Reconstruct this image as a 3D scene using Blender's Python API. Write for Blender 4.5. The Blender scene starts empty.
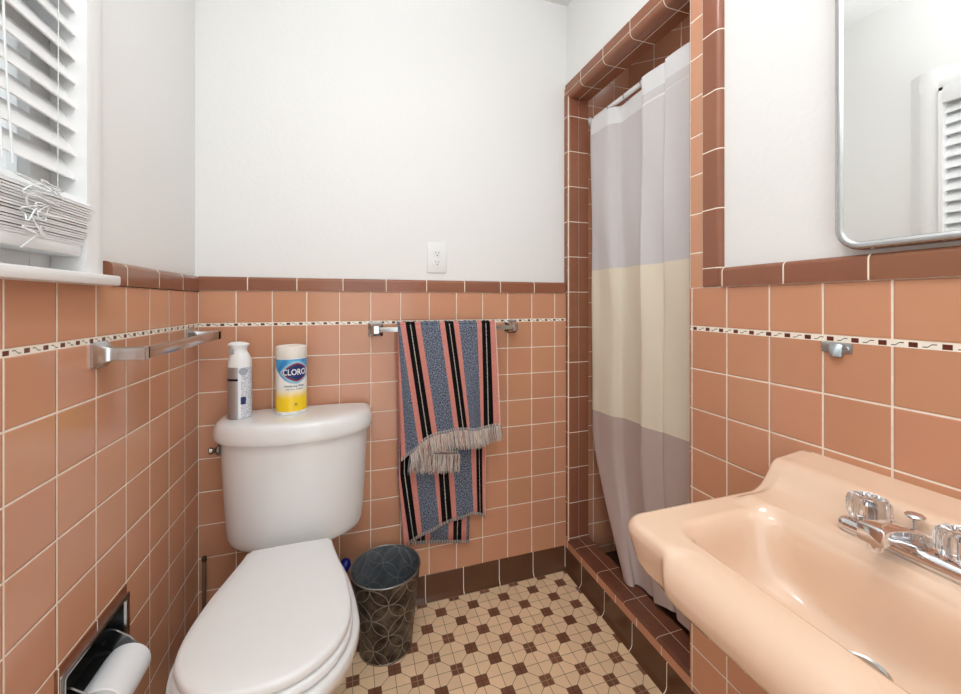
import bpy, bmesh, math, random
from mathutils import Vector, Matrix
random.seed(7)
sc = bpy.context.scene
COL = sc.collection
PI = math.pi
V = Vector

# ------------------------------------------------------------------ helpers
def lin(c):
    c /= 255.0
    return c/12.92 if c <= .04045 else ((c+.055)/1.055)**2.4
def rgb(r, g, b):
    return (lin(r), lin(g), lin(b), 1.0)
def clamp(x, a=0.0, b=1.0): return max(a, min(b, x))
def sstep(a, b, x):
    t = clamp((x-a)/(b-a)); return t*t*(3-2*t)
def interp(x, pts):
    if x <= pts[0][0]: 
        return pts[0][1]
    for (x0, y0), (x1, y1) in zip(pts, pts[1:]):
        if x <= x1:
            t = (x-x0)/(x1-x0) if x1 > x0 else 0
            return y0+(y1-y0)*t
    return pts[-1][1]
def smooth_interp(x, pts):                      # monotone-ish cubic through the points
    n = len(pts)
    if x <= pts[0][0]: return pts[0][1]
    if x >= pts[-1][0]: return pts[-1][1]
    def slope(i):
        if i == 0: return (pts[1][1]-pts[0][1])/(pts[1][0]-pts[0][0])
        if i == n-1: return (pts[-1][1]-pts[-2][1])/(pts[-1][0]-pts[-2][0])
        return (pts[i+1][1]-pts[i-1][1])/(pts[i+1][0]-pts[i-1][0])
    for i in range(n-1):
        x0, y0 = pts[i]; x1, y1 = pts[i+1]
        if x <= x1:
            h = x1-x0; t = (x-x0)/h; m0 = slope(i)*h; m1 = slope(i+1)*h
            return (2*t**3-3*t*t+1)*y0+(t**3-2*t*t+t)*m0+(-2*t**3+3*t*t)*y1+(t**3-t*t)*m1

def thing(name, label, cat, loc, group=None):
    o = bpy.data.objects.new(name, None); COL.objects.link(o)
    o.empty_display_size = .05; o.location = loc
    o['label'] = label; o['category'] = cat
    if group: o['group'] = group
    return o
def origin_of(p):
    v = V((0, 0, 0))
    while p is not None:
        v = v+p.location; p = p.parent
    return v
def obj(name, bm, mat, parent=None, smooth=True, angle=40, label=None, sub=0, solid=0):
    bmesh.ops.recalc_face_normals(bm, faces=bm.faces)
    me = bpy.data.meshes.new(name)
    if parent is not None:
        bmesh.ops.translate(bm, verts=bm.verts, vec=-origin_of(parent))
    bm.to_mesh(me); bm.free()
    mats = mat if isinstance(mat, (list, tuple)) else [mat]
    for m in mats: me.materials.append(m)
    o = bpy.data.objects.new(name, me); COL.objects.link(o)
    if parent is not None: o.parent = parent
    if smooth:
        for p in me.polygons: p.use_smooth = True
        try: me.set_sharp_from_angle(angle=math.radians(angle))
        except Exception: pass
    if solid:
        md = o.modifiers.new('thick', 'SOLIDIFY'); md.thickness = solid; md.offset = 0
    if sub:
        md = o.modifiers.new('sub', 'SUBSURF'); md.levels = sub; md.render_levels = sub
    if label: o['label'] = label
    return o
def struct(name, bm, mat, parent=None, **k):
    o = obj(name, bm, mat, parent, **k)
    if parent is None: o['kind'] = 'structure'
    return o
def tag(o, label, cat, group=None):
    o['label'] = label; o['category'] = cat
    if group: o['group'] = group
    return o

def box(bm, x0, x1, y0, y1, z0, z1, bevel=0, seg=2, mi=0):
    r = bmesh.ops.create_cube(bm, size=1.0)
    vs = r['verts']
    for v in vs:
        v.co = V(((x0+x1)/2+v.co.x*(x1-x0), (y0+y1)/2+v.co.y*(y1-y0), (z0+z1)/2+v.co.z*(z1-z0)))
    fs = set(f for v in vs for f in v.link_faces)
    for f in fs: f.material_index = mi
    if bevel:
        es = list(set(e for v in vs for e in v.link_edges))
        bmesh.ops.bevel(bm, geom=es, offset=bevel, segments=seg, profile=.5, affect='EDGES')
    return bm
def quad(bm, a, b, c, d, mi=0):
    f = bm.faces.new([bm.verts.new(p) for p in (a, b, c, d)]); f.material_index = mi
    return f
def loft(bm, rings, cap0=True, cap1=True, closed=True, mi=0):
    R = [[bm.verts.new(p) for p in r] for r in rings]
    n = len(R[0])
    for a, b in zip(R, R[1:]):
        for i in range(n if closed else n-1):
            j = (i+1) % n
            f = bm.faces.new((a[i], a[j], b[j], b[i])); f.material_index = mi
    if cap0: bm.faces.new(list(reversed(R[0]))).material_index = mi
    if cap1: bm.faces.new(R[-1]).material_index = mi
    return R
def lathe(bm, prof, c, axis='Z', n=40, cap0=True, cap1=True, mi=0, sx=1, sy=1):
    rings = []
    for r, h in prof:
        ring = []
        for i in range(n):
            a = 2*PI*i/n
            p = (r*math.cos(a)*sx, r*math.sin(a)*sy, h)
            if axis == 'X': p = (p[2], p[0], p[1])
            if axis == 'Y': p = (p[1], p[2], p[0])
            ring.append(V(c)+V(p))
        rings.append(ring)
    return loft(bm, rings, cap0, cap1, mi=mi)
def tube(bm, pts, r, n=8, cap=True, closed=False, flat=None):
    pts = [V(p) for p in pts]
    rings = []; up = None
    m = len(pts)
    for i, p in enumerate(pts):
        if closed: t = pts[(i+1) % m]-pts[i-1]
        else: t = pts[min(i+1, m-1)]-pts[max(i-1, 0)]
        t.normalize()
        if up is None:
            up = V((0, 0, 1)) if abs(t.z) < .9 else V((1, 0, 0))
        a = t.cross(up)
        if a.length < 1e-6: a = t.cross(V((0, 1, 0)))
        a.normalize(); b = a.cross(t).normalized(); up = b
        rr = r[i] if isinstance(r, (list, tuple)) else r
        k = flat or 1
        rings.append([p+a*rr*math.cos(2*PI*j/n)+b*rr*k*math.sin(2*PI*j/n) for j in range(n)])
    if closed: rings.append(rings[0])
    R = loft(bm, rings, cap and not closed, cap and not closed)
    if closed: bmesh.ops.remove_doubles(bm, verts=bm.verts, dist=1e-6)
def catmull(pts, n):
    pts = [V(p) for p in pts]; out = []
    P = [pts[0]*2-pts[1]]+pts+[pts[-1]*2-pts[-2]]
    for i in range(1, len(P)-2):
        for k in range(n):
            t = k/n
            a, b, c, d = P[i-1], P[i], P[i+1], P[i+2]
            out.append(.5*((2*b)+(c-a)*t+(2*a-5*b+4*c-d)*t*t+(3*b-a-3*c+d)*t**3))
    out.append(pts[-1]); return out
def rrect(cx, cy, hx, hy, r, k=8):                # rounded rectangle loop (2-D)
    out = []
    for sx, sy, a0 in ((1, 1, 0), (-1, 1, 90), (-1, -1, 180), (1, -1, 270)):
        for i in range(k+1):
            a = math.radians(a0+90*i/k)
            out.append((cx+sx*(hx-r)+r*math.cos(a), cy+sy*(hy-r)+r*math.sin(a)))
    return out
def resample(loop, n):
    pts = [V((p[0], p[1], 0)) for p in loop]; m = len(pts)
    L = [0]
    for i in range(m): L.append(L[-1]+(pts[(i+1) % m]-pts[i]).length)
    out = []; j = 0
    for k in range(n):
        d = L[-1]*k/n
        while L[j+1] < d: j += 1
        t = (d-L[j])/(L[j+1]-L[j]) if L[j+1] > L[j] else 0
        p = pts[j].lerp(pts[(j+1) % m], t); out.append((p.x, p.y))
    return out

# ------------------------------------------------------------------ material helpers
class N:
    def __init__(s, nt, sock): s.nt = nt; s.k = sock
    def _op(s, op, *a, clamp=False):
        n = s.nt.nodes.new('ShaderNodeMath'); n.operation = op; n.use_clamp = clamp
        for i, x in enumerate((s,)+a):
            if isinstance(x, N): s.nt.links.new(x.k, n.inputs[i])
            else: n.inputs[i].default_value = x
        return N(s.nt, n.outputs[0])
    def __add__(s, o): return s._op('ADD', o)
    def __sub__(s, o): return s._op('SUBTRACT', o)
    def __mul__(s, o): return s._op('MULTIPLY', o)
    def __truediv__(s, o): return s._op('DIVIDE', o)
    def rsub(s, c): return (s*-1.0)+c
    def fract(s): return s._op('FRACT')
    def floor(s): return s._op('FLOOR')
    def abs(s): return s._op('ABSOLUTE')
    def min(s, o): return s._op('MINIMUM', o)
    def max(s, o): return s._op('MAXIMUM', o)
    def gt(s, o): return s._op('GREATER_THAN', o)
    def lt(s, o): return s._op('LESS_THAN', o)
    def edge(s): return s.min(s.rsub(1.0))            # distance to the nearer end of 0..1
    def ramp(s, a, b, o0=0.0, o1=1.0):
        n = s.nt.nodes.new('ShaderNodeMapRange'); n.clamp = True
        n.interpolation_type = 'SMOOTHSTEP'
        s.nt.links.new(s.k, n.inputs[0])
        for i, x in zip((1, 2, 3, 4), (a, b, o0, o1)): n.inputs[i].default_value = x
        return N(s.nt, n.outputs[0])
    def mixf(s, a, b):                                   # a where 0, b where 1
        ax = a if isinstance(a, N) else None
        return (s.rsub(1.0)*a)+(s*b)
def new_mat(name, color=(.8, .8, .8, 1), rough=.5, metal=0.0, spec=.5, coat=0.0, trans=0.0, ior=1.45):
    m = bpy.data.materials.new(name); m.use_nodes = True
    b = m.node_tree.nodes['Principled BSDF']
    b.inputs['Base Color'].default_value = color
    b.inputs['Roughness'].default_value = rough
    b.inputs['Metallic'].default_value = metal
    b.inputs['Specular IOR Level'].default_value = spec
    b.inputs['Coat Weight'].default_value = coat
    b.inputs['Coat Roughness'].default_value = .05
    b.inputs['Transmission Weight'].default_value = trans
    b.inputs['IOR'].default_value = ior
    return m, m.node_tree, b
def coords(nt, kind='Object'):
    tc = nt.nodes.new('ShaderNodeTexCoord')
    sp = nt.nodes.new('ShaderNodeSeparateXYZ'); nt.links.new(tc.outputs[kind], sp.inputs[0])
    return tc.outputs[kind], N(nt, sp.outputs[0]), N(nt, sp.outputs[1]), N(nt, sp.outputs[2])
def colr(nt, c):
    n = nt.nodes.new('ShaderNodeRGB'); n.outputs[0].default_value = c; return n.outputs[0]
def mixc(nt, fac, a, b):
    n = nt.nodes.new('ShaderNodeMix'); n.data_type = 'RGBA'
    if isinstance(fac, N): nt.links.new(fac.k, n.inputs[0])
    else: n.inputs[0].default_value = fac
    for i, x in ((6, a), (7, b)):
        if isinstance(x, tuple): n.inputs[i].default_value = x
        else: nt.links.new(x, n.inputs[i])
    return n.outputs[2]
def hsv(nt, col, val=None, hue=None):
    n = nt.nodes.new('ShaderNodeHueSaturation'); nt.links.new(col, n.inputs['Color'])
    if val is not None: nt.links.new(val.k, n.inputs['Value'])
    if hue is not None: nt.links.new(hue.k, n.inputs['Hue'])
    return n.outputs[0]
def noise(nt, vec, scale, detail=2, rough=.5):
    n = nt.nodes.new('ShaderNodeTexNoise'); n.inputs['Scale'].default_value = scale
    n.inputs['Detail'].default_value = detail; n.inputs['Roughness'].default_value = rough
    if vec is not None: nt.links.new(vec, n.inputs['Vector'])
    return N(nt, n.outputs['Fac'])
def white(nt, a, b):
    cx = nt.nodes.new('ShaderNodeCombineXYZ')
    nt.links.new(a.k, cx.inputs[0]); nt.links.new(b.k, cx.inputs[1])
    n = nt.nodes.new('ShaderNodeTexWhiteNoise'); n.noise_dimensions = '3D'
    nt.links.new(cx.outputs[0], n.inputs['Vector'])
    sp = nt.nodes.new('ShaderNodeSeparateColor'); nt.links.new(n.outputs['Color'], sp.inputs[0])
    return [N(nt, sp.outputs[i]) for i in range(3)]
def bump(nt, bsdf, h, dist=1.0, strength=1.0):
    n = nt.nodes.new('ShaderNodeBump'); n.inputs['Distance'].default_value = dist
    n.inputs['Strength'].default_value = strength
    nt.links.new(h.k, n.inputs['Height']); nt.links.new(n.outputs[0], bsdf.inputs['Normal'])
def setc(nt, b, c): nt.links.new(c, b.inputs['Base Color'])
def setf(nt, b, name, f): nt.links.new(f.k, b.inputs[name])

GROUT = rgb(250, 239, 222)
PEACH = rgb(206, 150, 118)
BROWN = rgb(146, 94, 70)
DARKB = rgb(98, 66, 46)
CREAM = rgb(250, 243, 228)

def tile_mat(name, axis, u0, pu, v0, pv, border=None, base=PEACH, grout=GROUT, gw=.0016, rough=.13, vfirst=None):
    """glazed square wall tiles; border=(z_low, z_high, z_cap, u_phase) adds the decorative liner strip"""
    m, nt, b = new_mat(name, base, rough, spec=.5)
    vec, x, y, z = coords(nt)
    u = x if axis == 'X' else y
    if axis == 'D': u = (x*.74)-(y*.67)
    gu0 = (u-u0)/pu; gu = gu0.fract(); iu = gu0.floor()
    gv0 = (z-v0)/pv; gv = gv0.fract(); iv = gv0.floor()
    du = gu.edge()*pu; dv = gv.edge()*pv
    if border:
        lo, hi, cap, ph = border
        up = z.gt(hi)
        dvu = (z-hi).abs().min((z-cap).abs())
        dv = up.mixf(dv, dvu)
        iv = up.mixf(iv, 77.0)
        gv = up.mixf(gv, (z-hi)/(cap-hi))
    d = du.min(dv)
    g = d.ramp(gw*.75, gw*1.35)                       # 0 grout, 1 tile
    r = white(nt, iu, iv)
    val = (r[0]*.09)+.955
    n = noise(nt, vec, 22, 3)
    val = val+((n-.5)*.05)
    tc = hsv(nt, colr(nt, base), val, (r[2]*.006)+.497)
    gn = noise(nt, vec, 60, 2)
    gc = hsv(nt, colr(nt, grout), (gn*.3)+.82)
    c = mixc(nt, g, gc, tc)
    ro = g.mixf(.75, rough)
    h = d.ramp(0.0, .0045, 0, .0011)+((gu-.5)*(r[1]-.5)*.0013)+((gv-.5)*(r[2]-.5)*.0013)+(n*.00022)
    if border:
        inb = z.gt(lo)*z.lt(hi)
        p0 = (u-ph)/.0403; p = p0.fract()
        vv = (z-(lo+hi)*.5)
        isb = p.lt(.31)*vv.abs().lt((hi-lo)*.36)*p.gt(.02)
        uu = (p-.665)*.0403
        zig = (vv+((uu*.9).max(-.0024).min(.0024)))
        zig = zig.abs().lt(.0008)*uu.abs().lt(.0085)
        bc = mixc(nt, isb, CREAM, rgb(98, 44, 32))
        bc = mixc(nt, zig*(isb.rsub(1.0)), bc, rgb(80, 62, 50))
        c = mixc(nt, inb, c, bc)
        ro = inb.mixf(ro, .3)
        h = inb.mixf(h, .0012)
    setc(nt, b, c); setf(nt, b, 'Roughness', ro); bump(nt, b, h)
    return m
def trim_mat(name, axis, u0, pu, base=BROWN, grout=GROUT, rough=.16, gw=.0013):
    m, nt, b = new_mat(name, base, rough)
    vec, x, y, z = coords(nt)
    u = {'X': x, 'Y': y, 'Z': z}[axis]
    g0 = (u-u0)/pu; gu = g0.fract(); iu = g0.floor()
    d = gu.edge()*pu
    g = d.ramp(gw*.75, gw*1.35)
    r = white(nt, iu, iu*0.0+3.0)
    n = noise(nt, vec, 26, 3)
    val = (r[0]*.16)+.92+((n-.5)*.16)
    c = mixc(nt, g, grout, hsv(nt, colr(nt, base), val, (r[2]*.01)+.495))
    setc(nt, b, c); setf(nt, b, 'Roughness', g.mixf(.75, rough))
    bump(nt, b, d.ramp(0, .004, 0, .001)+(n*.0004))
    return m
def paint_mat(name, c, rough=.55, amp=.0006, scale=70):
    m, nt, b = new_mat(name, c, rough, spec=.3)
    vec, x, y, z = coords(nt)
    n = noise(nt, vec, scale, 4)+(noise(nt, vec, 9, 2)*1.5)
    bump(nt, b, n*amp)
    return m
def noisy(name, c, rough=.4, metal=0.0, amt=.08, scale=40, bmp=0.0, coat=0.0, spec=.5):
    m, nt, b = new_mat(name, c, rough, metal, spec=spec, coat=coat)
    vec, x, y, z = coords(nt)
    n = noise(nt, vec, scale, 3)
    setc(nt, b, hsv(nt, colr(nt, c), (n*amt*2)+(1-amt)))
    if bmp: bump(nt, b, n*bmp)
    return m

# ------------------------------------------------------------------ room constants (metres; floor z = 0)
WR = 1.375          # right tile face
WX = .013           # depth of the tile face in front of the painted wall
CEIL = 2.475
YF = -2.05          # front wall behind the photographer
CAP0, CAP1 = 1.204, 1.251
PAINT = paint_mat('white_wall_paint', rgb(238, 238, 236))
CEILM = paint_mat('white_ceiling_paint', rgb(236, 236, 236), .7)
M_back = tile_mat('peach_tile_back', 'X', 0.0, .11, 1.0835, .10985, (1.083, 1.0935, CAP0, .022))
M_left = tile_mat('peach_tile_left', 'Y', 0.0, .11, 1.0835, .10985, (1.083, 1.0935, CAP0, -.007))
M_right = tile_mat('peach_tile_right', 'Y', -.679, .1066, 1.0916, .1091, (1.0865, 1.0985, CAP0, .03))
CHROME, _nt, _b = new_mat('chrome', rgb(225, 226, 228), .08, 1.0)
CHROME_W = noisy('worn_chrome', rgb(198, 200, 200), .2, 1.0, .1, 60)
WHITE_P = noisy('white_porcelain', rgb(236, 237, 236), .09, 0, .012, 12, coat=.4)
WHITE_PL = noisy('white_plastic', rgb(238, 239, 238), .3, 0, .015, 30)
WOODW = noisy('white_gloss_paint', rgb(243, 243, 242), .35, 0, .02, 18, bmp=.0004)

# ------------------------------------------------------------------ setting
# floor with octagon and dot mosaic
def floor_mat():
    m, nt, b = new_mat('octagon_mosaic', rgb(214, 178, 134), .32)
    vec, x, y, z = coords(nt)
    DX, DY = .0631, .0607
    a = (x-.9902)/DX; c = (y+.2573)/DY                # brown centres where round(a)+round(c) is even
    ia = (a+.5).floor(); ic = (c+.5).floor()
    fa = a-ia; fc = c-ic                               # -.5..+.5
    par = ((ia+ic)*.5).fract().gt(.25)                 # 1 = cream octagon cell
    cheb = fa.abs().max(fc.abs())
    B = .305
    inb_c = cheb.lt(B)*par.rsub(1.0)                   # inside a brown square centred in this cell
    # brown squares never reach outside their own cell
    dsq = (cheb-B).abs()
    # grid lines through every centre
    line = fa.abs().min(fc.abs())
    # diagonal lines between octagons
    s1 = ((a+c)*.5).fract().edge()                     # zero where a+c is even
    s2 = ((a-c)*.5).fract().edge()
    dg = s1.min(s2)*1.414
    cream_cell_diag = dg*1.0
    w = .013
    cream_out = cream_cell_diag.max(inb_c*1.0)
    g_grid = line.ramp(w*.6, w*1.3)
    g_diag = cream_out.ramp(w*.6, w*1.3)
    g_sq = (dsq+(par*1.0)).ramp(w*.6, w*1.3)
    g = g_grid.min(g_diag).min(g_sq)
    qa = (a.floor()); qc = (c.floor())
    r = white(nt, qa+(inb_c*31.0), qc)
    rb = white(nt, ia, ic)
    cc = hsv(nt, colr(nt, rgb(242, 211, 173)), (r[0]*.10)+.95, (r[1]*.008)+.496)
    bc = hsv(nt, colr(nt, rgb(130, 86, 64)), (rb[0]*.3)+.85, None)
    tcol = mixc(nt, inb_c, cc, bc)
    gcol = mixc(nt, inb_c*(rb[1].gt(.6)), rgb(126, 100, 74), rgb(190, 160, 130))
    gcol2 = mixc(nt, inb_c*(rb[1].gt(.6).rsub(1.0)), gcol, rgb(92, 58, 44))
    setc(nt, b, mixc(nt, g, gcol2, tcol))
    setf(nt, b, 'Roughness', g.mixf(.8, .33))
    bump(nt, b, (g*.0006)+(noise(nt, vec, 120, 2)*.0002))
    return m
bm = bmesh.new(); box(bm, -.05, 2.35, YF-.05, .05, -.06, 0)
struct('floor', bm, floor_mat(), smooth=False)
bm = bmesh.new(); box(bm, -.05, 2.35, YF-.05, .05, CEIL, CEIL+.05)
struct('ceiling', bm, CEILM, smooth=False)

# back wall
bm = bmesh.new(); box(bm, -.06, 2.35, WX, .09, 0, CEIL)
struct('wall_back', bm, PAINT, smooth=False)
bm = bmesh.new(); box(bm, 0, WR, 0, WX+.002, 0, CAP0)
struct('wall_back_tile', bm, M_back, smooth=False)

# left wall with openings for the window and for the recessed paper holder
WIN = (-1.24, -.60, 1.215, 2.02)                      # y0,y1,z0,z1
TPH = (-.645, -.447, .385, .50)
def wall_x(bm, X0, X1, y0, y1, z0, z1, holes):
    ys = sorted({y0, y1, *[h[0] for h in holes], *[h[1] for h in holes]})
    zs = sorted({z0, z1, *[h[2] for h in holes], *[h[3] for h in holes]})
    for a, b in zip(ys, ys[1:]):
        for c, d in zip(zs, zs[1:]):
            if any(h[0] <= a and b <= h[1] and h[2] <= c and d <= h[3] for h in holes): continue
            box(bm, X0, X1, a, b, c, d)
bm = bmesh.new(); wall_x(bm, -.16, -WX, YF, WX, 0, CEIL, [WIN, TPH])
struct('wall_left', bm, PAINT, smooth=False)
bm = bmesh.new(); wall_x(bm, -WX-.002, 0, YF, 0, 0, CAP0-.006, [TPH]); 
struct('wall_left_tile', bm, M_left, smooth=False)
# right wall: painted wall with shower opening
OPEN = (-.673, -.02, .0, 2.052)
bm = bmesh.new(); wall_x(bm, WR+WX, WR+.10, YF, WX, 0, CEIL, [(-.673, -.02, 0, 2.062)])
struct('wall_right', bm, PAINT, smooth=False)
bm = bmesh.new(); box(bm, WR, WR+WX+.002, YF, -.673, 0, CAP0)
struct('wall_right_tile', bm, M_right, smooth=False)
# front wall with doorway behind the camera
bm = bmesh.new()
for a, b, c, d in ((-.06, .22, 0, CEIL), (1.02, 1.48, 0, CEIL), (.22, 1.02, 2.03, CEIL)):
    box(bm, a, b, YF-.08, YF, c, d)
struct('wall_front', bm, PAINT, smooth=False)
bm = bmesh.new()
for a, b, c, d in ((.15, .22, 0, 2.10), (1.02, 1.09, 0, 2.10), (.22, 1.02, 2.03, 2.10)):
    box(bm, a, b, YF, YF+.018, c, d, .004)
struct('door_1', bm, WOODW)

# caps (brown bullnose) -------------------------------------------------
def bullnose(bm, axis, a, b, face, back, z0, z1, r=.011, n=6):
    """strip along axis from a to b; 'face' is the coordinate of the glazed front, 'back' the wall"""
    s = 1 if back > face else -1
    prof = [(back, z0), (face, z0)]
    for i in range(n+1):
        t = PI/2*i/n
        prof.append((face+s*r*(1-math.cos(t)), z1-r+r*math.sin(t)))
    prof.append((back, z1))
    rings = []
    for t in (a, b):
        rings.append([V((t, p[0], p[1])) if axis == 'X' else V((p[0], t, p[1])) for p in prof])
    loft(bm, rings)
bm = bmesh.new(); bullnose(bm, 'X', 0, WR-.004, -.004, WX, CAP0, CAP1)
struct('trim_1', bm, trim_mat('brown_cap_back', 'X', -.009, .1537))
bm = bmesh.new(); bullnose(bm, 'Y', -.50, 0, .004, -WX, CAP0-.004, CAP1, r=.014)
struct('trim_2', bm, trim_mat('brown_cap_left', 'Y', -.1345, .154))
bm = bmesh.new(); bullnose(bm, 'Y', YF, -.769, WR-.006, WR+WX, CAP0, CAP1+.001)
struct('trim_3', bm, trim_mat('brown_cap_right', 'Y', -.926, .1487))

# baseboards (dark brown tile) -----------------------------------------
def base_strip(bm, axis, a, b, face, out, z1=.10):
    # cove foot; out is the direction (+1/-1) into the room
    prof = [(face-out*.004, 0), (face+out*.014, 0), (face+out*.013, .003), (face+out*.006, .010), (face+out*.0025, .020), (face+out*.002, z1-.002), (face, z1), (face-out*.004, z1)]
    rings = []
    for t in (a, b):
        rings.append([V((t, p[0], p[1])) if axis == 'X' else V((p[0], t, p[1])) for p in prof])
    loft(bm, rings)
bm = bmesh.new(); base_strip(bm, 'X', .002, WR-.002, 0, -1)
struct('baseboard_back', bm, trim_mat('brown_base_back', 'X', .1410, .1535, DARKB))
bm = bmesh.new(); base_strip(bm, 'Y', YF, 0, 0, 1)
struct('baseboard_left', bm, trim_mat('brown_base_left', 'Y', 0, .1535, DARKB))
bm = bmesh.new(); base_strip(bm, 'Y', YF, -.002, WR, -1, .093)
struct('baseboard_right', bm, trim_mat('brown_base_right', 'Y', -.128, .1535, DARKB))

# shower curb -----------------------------------------------------------
CURB = .132
bm = bmesh.new(); box(bm, WR, WR+.03, -.673, -.0, .0, CURB-.006)
struct('trim_4', bm, tile_mat('peach_curb_strip', 'Y', -.0127, .1105, -.5, 2.0, rough=.2), smooth=False)
def curb_rings(y):
    f = WR-.002; prof = [(f+.02, CURB-.02)]
    prof.append((f, CURB-.0075))
    for i in range(7):
        t = PI/2*i/6
        prof.append((f+.013*(1-math.cos(t)), CURB-.007+.007*math.sin(t)))
    prof += [(WR+.0515, CURB), (WR+.052, CURB-.0012), (WR+.0535, CURB-.0012), (WR+.054, CURB), (WR+.098, CURB), (WR+.100, CURB-.004), (WR+.100, .02), (f+.02, .02)]
    return [V((p[0], y, p[1])) for p in prof]
m_curb, nt, b_ = new_mat('brown_curb_tile', rgb(116, 73, 55), .22)
def curb_mat():
    m, nt, b = new_mat('brown_curb_tile', rgb(116, 73, 55), .25)
    vec, x, y, z = coords(nt)
    g0 = (y+.0815)/.1545; gu = g0.fract(); d = gu.edge()*.1545
    d2 = (x-(WR+.0527)).abs()
    d = d.min(d2); g = d.ramp(.0007, .0015)
    n = noise(nt, vec, 30, 4); r = white(nt, g0.floor(), x.gt(WR+.0527)*5.0)
    setc(nt, b, mixc(nt, g, rgb(206, 176, 150), hsv(nt, colr(nt, rgb(116, 73, 55)), (r[0]*.2)+.75+(n*.3))))
    setf(nt, b, 'Roughness', g.mixf(.8, .25)); bump(nt, b, d.ramp(0, .003, 0, .0008)+(n*.0005))
    return m
bm = bmesh.new(); loft(bm, [curb_rings(-.673), curb_rings(-.02)])
struct('trim_5', bm, curb_mat())

# shower opening: jambs, header, face strips ----------------------------
TOPZ = 2.073
JB = trim_mat('brown_jamb_tile', 'Z', 1.362, .1528, BROWN)
def column_x(bm, xa, xb, y, out, z0, z1, r=0.012, yback=WX):
    # tile column facing -y (out=-1) or +y, rounded on its xa edge
    prof = [(xa, yback)]
    if r:
        for i in range(6):
            t = PI/2*i/5
            prof.append((xa+r*(1-math.cos(t)), y-out*r+out*r*math.sin(t)))
    else: prof.append((xa, y))
    prof += [(xb, y), (xb, yback)]
    loft(bm, [[V((p[0], p[1], z)) for p in prof] for z in (z0, z1)])
bm = bmesh.new(); column_x(bm, WR-.001, WR+.0505, -.022, -1, CURB, TOPZ); struct('trim_6', bm, JB)
bm = bmesh.new(); column_x(bm, WR+.0525, WR+.10, -.0205, -1, CURB, TOPZ, 0); struct('trim_7', bm, JB)
bm = bmesh.new(); box(bm, WR+.049, WR+.054, -.0185, 0, CURB, TOPZ); struct('trim_8', bm, noisy('pale_grout', GROUT, .8), smooth=False)
# peach face strip between the back wall corner and the far jamb
bm = bmesh.new(); box(bm, WR-.0005, WR+.012, -.0195, WX, CURB-.004, TOPZ+.03)
struct('trim_9', bm, tile_mat('peach_far_strip', 'Y', -.0207, 3.0, 1.0835, .10985, rough=.15), smooth=False)
# near jamb: return, peach strip and brown bullnose on the wall face
bm = bmesh.new(); box(bm, WR+.001, WR+.10, -.6735, -.670, CURB, TOPZ); struct('trim_10', bm, trim_mat('brown_near_jamb', 'Z', 1.362, .1528, BROWN), smooth=False)
bm = bmesh.new(); box(bm, WR-.0008, WR+WX, -.7155, -.673, CAP0, TOPZ)
struct('trim_11', bm, tile_mat('peach_near_strip', 'Y', -.7155, .0425, 1.723, .1062, rough=.15), smooth=False)
bm = bmesh.new()
prof = [(WR+WX, -.7165), (WR-.003, -.7165)]
for i in range(7):
    t = PI/2*i/6
    prof.append((WR-.003+.016*(1-math.cos(t)), -.752-.016*math.sin(t)))
prof.append((WR+WX, -.768))
loft(bm, [[V((p[0], p[1], z)) for p in prof] for z in (CAP0+.001, 2.118)])
struct('trim_12', bm, trim_mat('brown_near_column', 'Z', 1.711-.1525*3, .1525))
# header: face strip with rounded lower edge, then the soffit
def header_prof(y):
    p = [(WR+WX, 2.118), (WR+.002, 2.118), (WR-.003, 2.114)]
    p += [(WR-.003, 2.0775), (WR-.0015, 2.0765), (WR-.0015, 2.0755), (WR-.003, 2.0745)]
    for i in range(7):
        t = PI/2*i/6
        p.append((WR-.003+.02*(1-math.cos(t)), 2.072-.02*math.sin(t)))
    p += [(WR+.0505, 2.052), (WR+.051, 2.0535), (WR+.0525, 2.0535), (WR+.053, 2.052), (WR+.10, 2.052), (WR+.10, 2.118)]
    return [V((a, y, c)) for a, c in p]
def header_mat():
    m, nt, b = new_mat('brown_header_tile', BROWN, .16)
    vec, x, y, z = coords(nt)
    g0 = (y+.1225)/.1515; d = g0.fract().edge()*.1515
    d = d.min((x-(WR+.0517)).abs()).min(((z-2.076).abs()+(x.gt(WR+.004)*1.0)))
    g = d.ramp(.0008, .0017); n = noise(nt, vec, 24, 3); r = white(nt, g0.floor(), z.gt(2.076)*3.0)
    setc(nt, b, mixc(nt, g, GROUT, hsv(nt, colr(nt, BROWN), (r[0]*.14)+.88+(n*.16))))
    setf(nt, b, 'Roughness', g.mixf(.75, .16)); bump(nt, b, d.ramp(0, .004, 0, .0008)+(n*.0004))
    return m
bm = bmesh.new(); loft(bm, [header_prof(-.768), header_prof(-.0)]); struct('trim_13', bm, header_mat())

# shower interior
M_sh = tile_mat('peach_shower_far', 'X', 1.40, .11, 1.0535, .10985, rough=.2)
M_shy = tile_mat('peach_shower_side', 'Y', 0.0, .11, 1.0535, .10985, rough=.2)
M_shd = tile_mat('peach_shower_diagonal', 'D', 0.05, .11, 1.0535, .10985, rough=.2)
bm = bmesh.new(); box(bm, WR+.10, 1.72, -.006, WX, 0, CEIL); struct('wall_shower_back', bm, M_sh, smooth=False)
bm = bmesh.new(); box(bm, 2.2, 2.25, -1.0, WX, 0, CEIL); struct('wall_shower_right', bm, M_shy, smooth=False)
bm = bmesh.new(); box(bm, WR+.10, 2.25, -1.0, -.95, 0, CEIL); struct('wall_shower_front', bm, M_sh, smooth=False)
bm = bmesh.new()
loft(bm, [[V((1.70, -.006, z)), V((2.2, -.46, z)), V((2.2, -.0, z))] for z in (0, CEIL)])
struct('wall_shower_corner', bm, M_shd, smooth=False)
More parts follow.
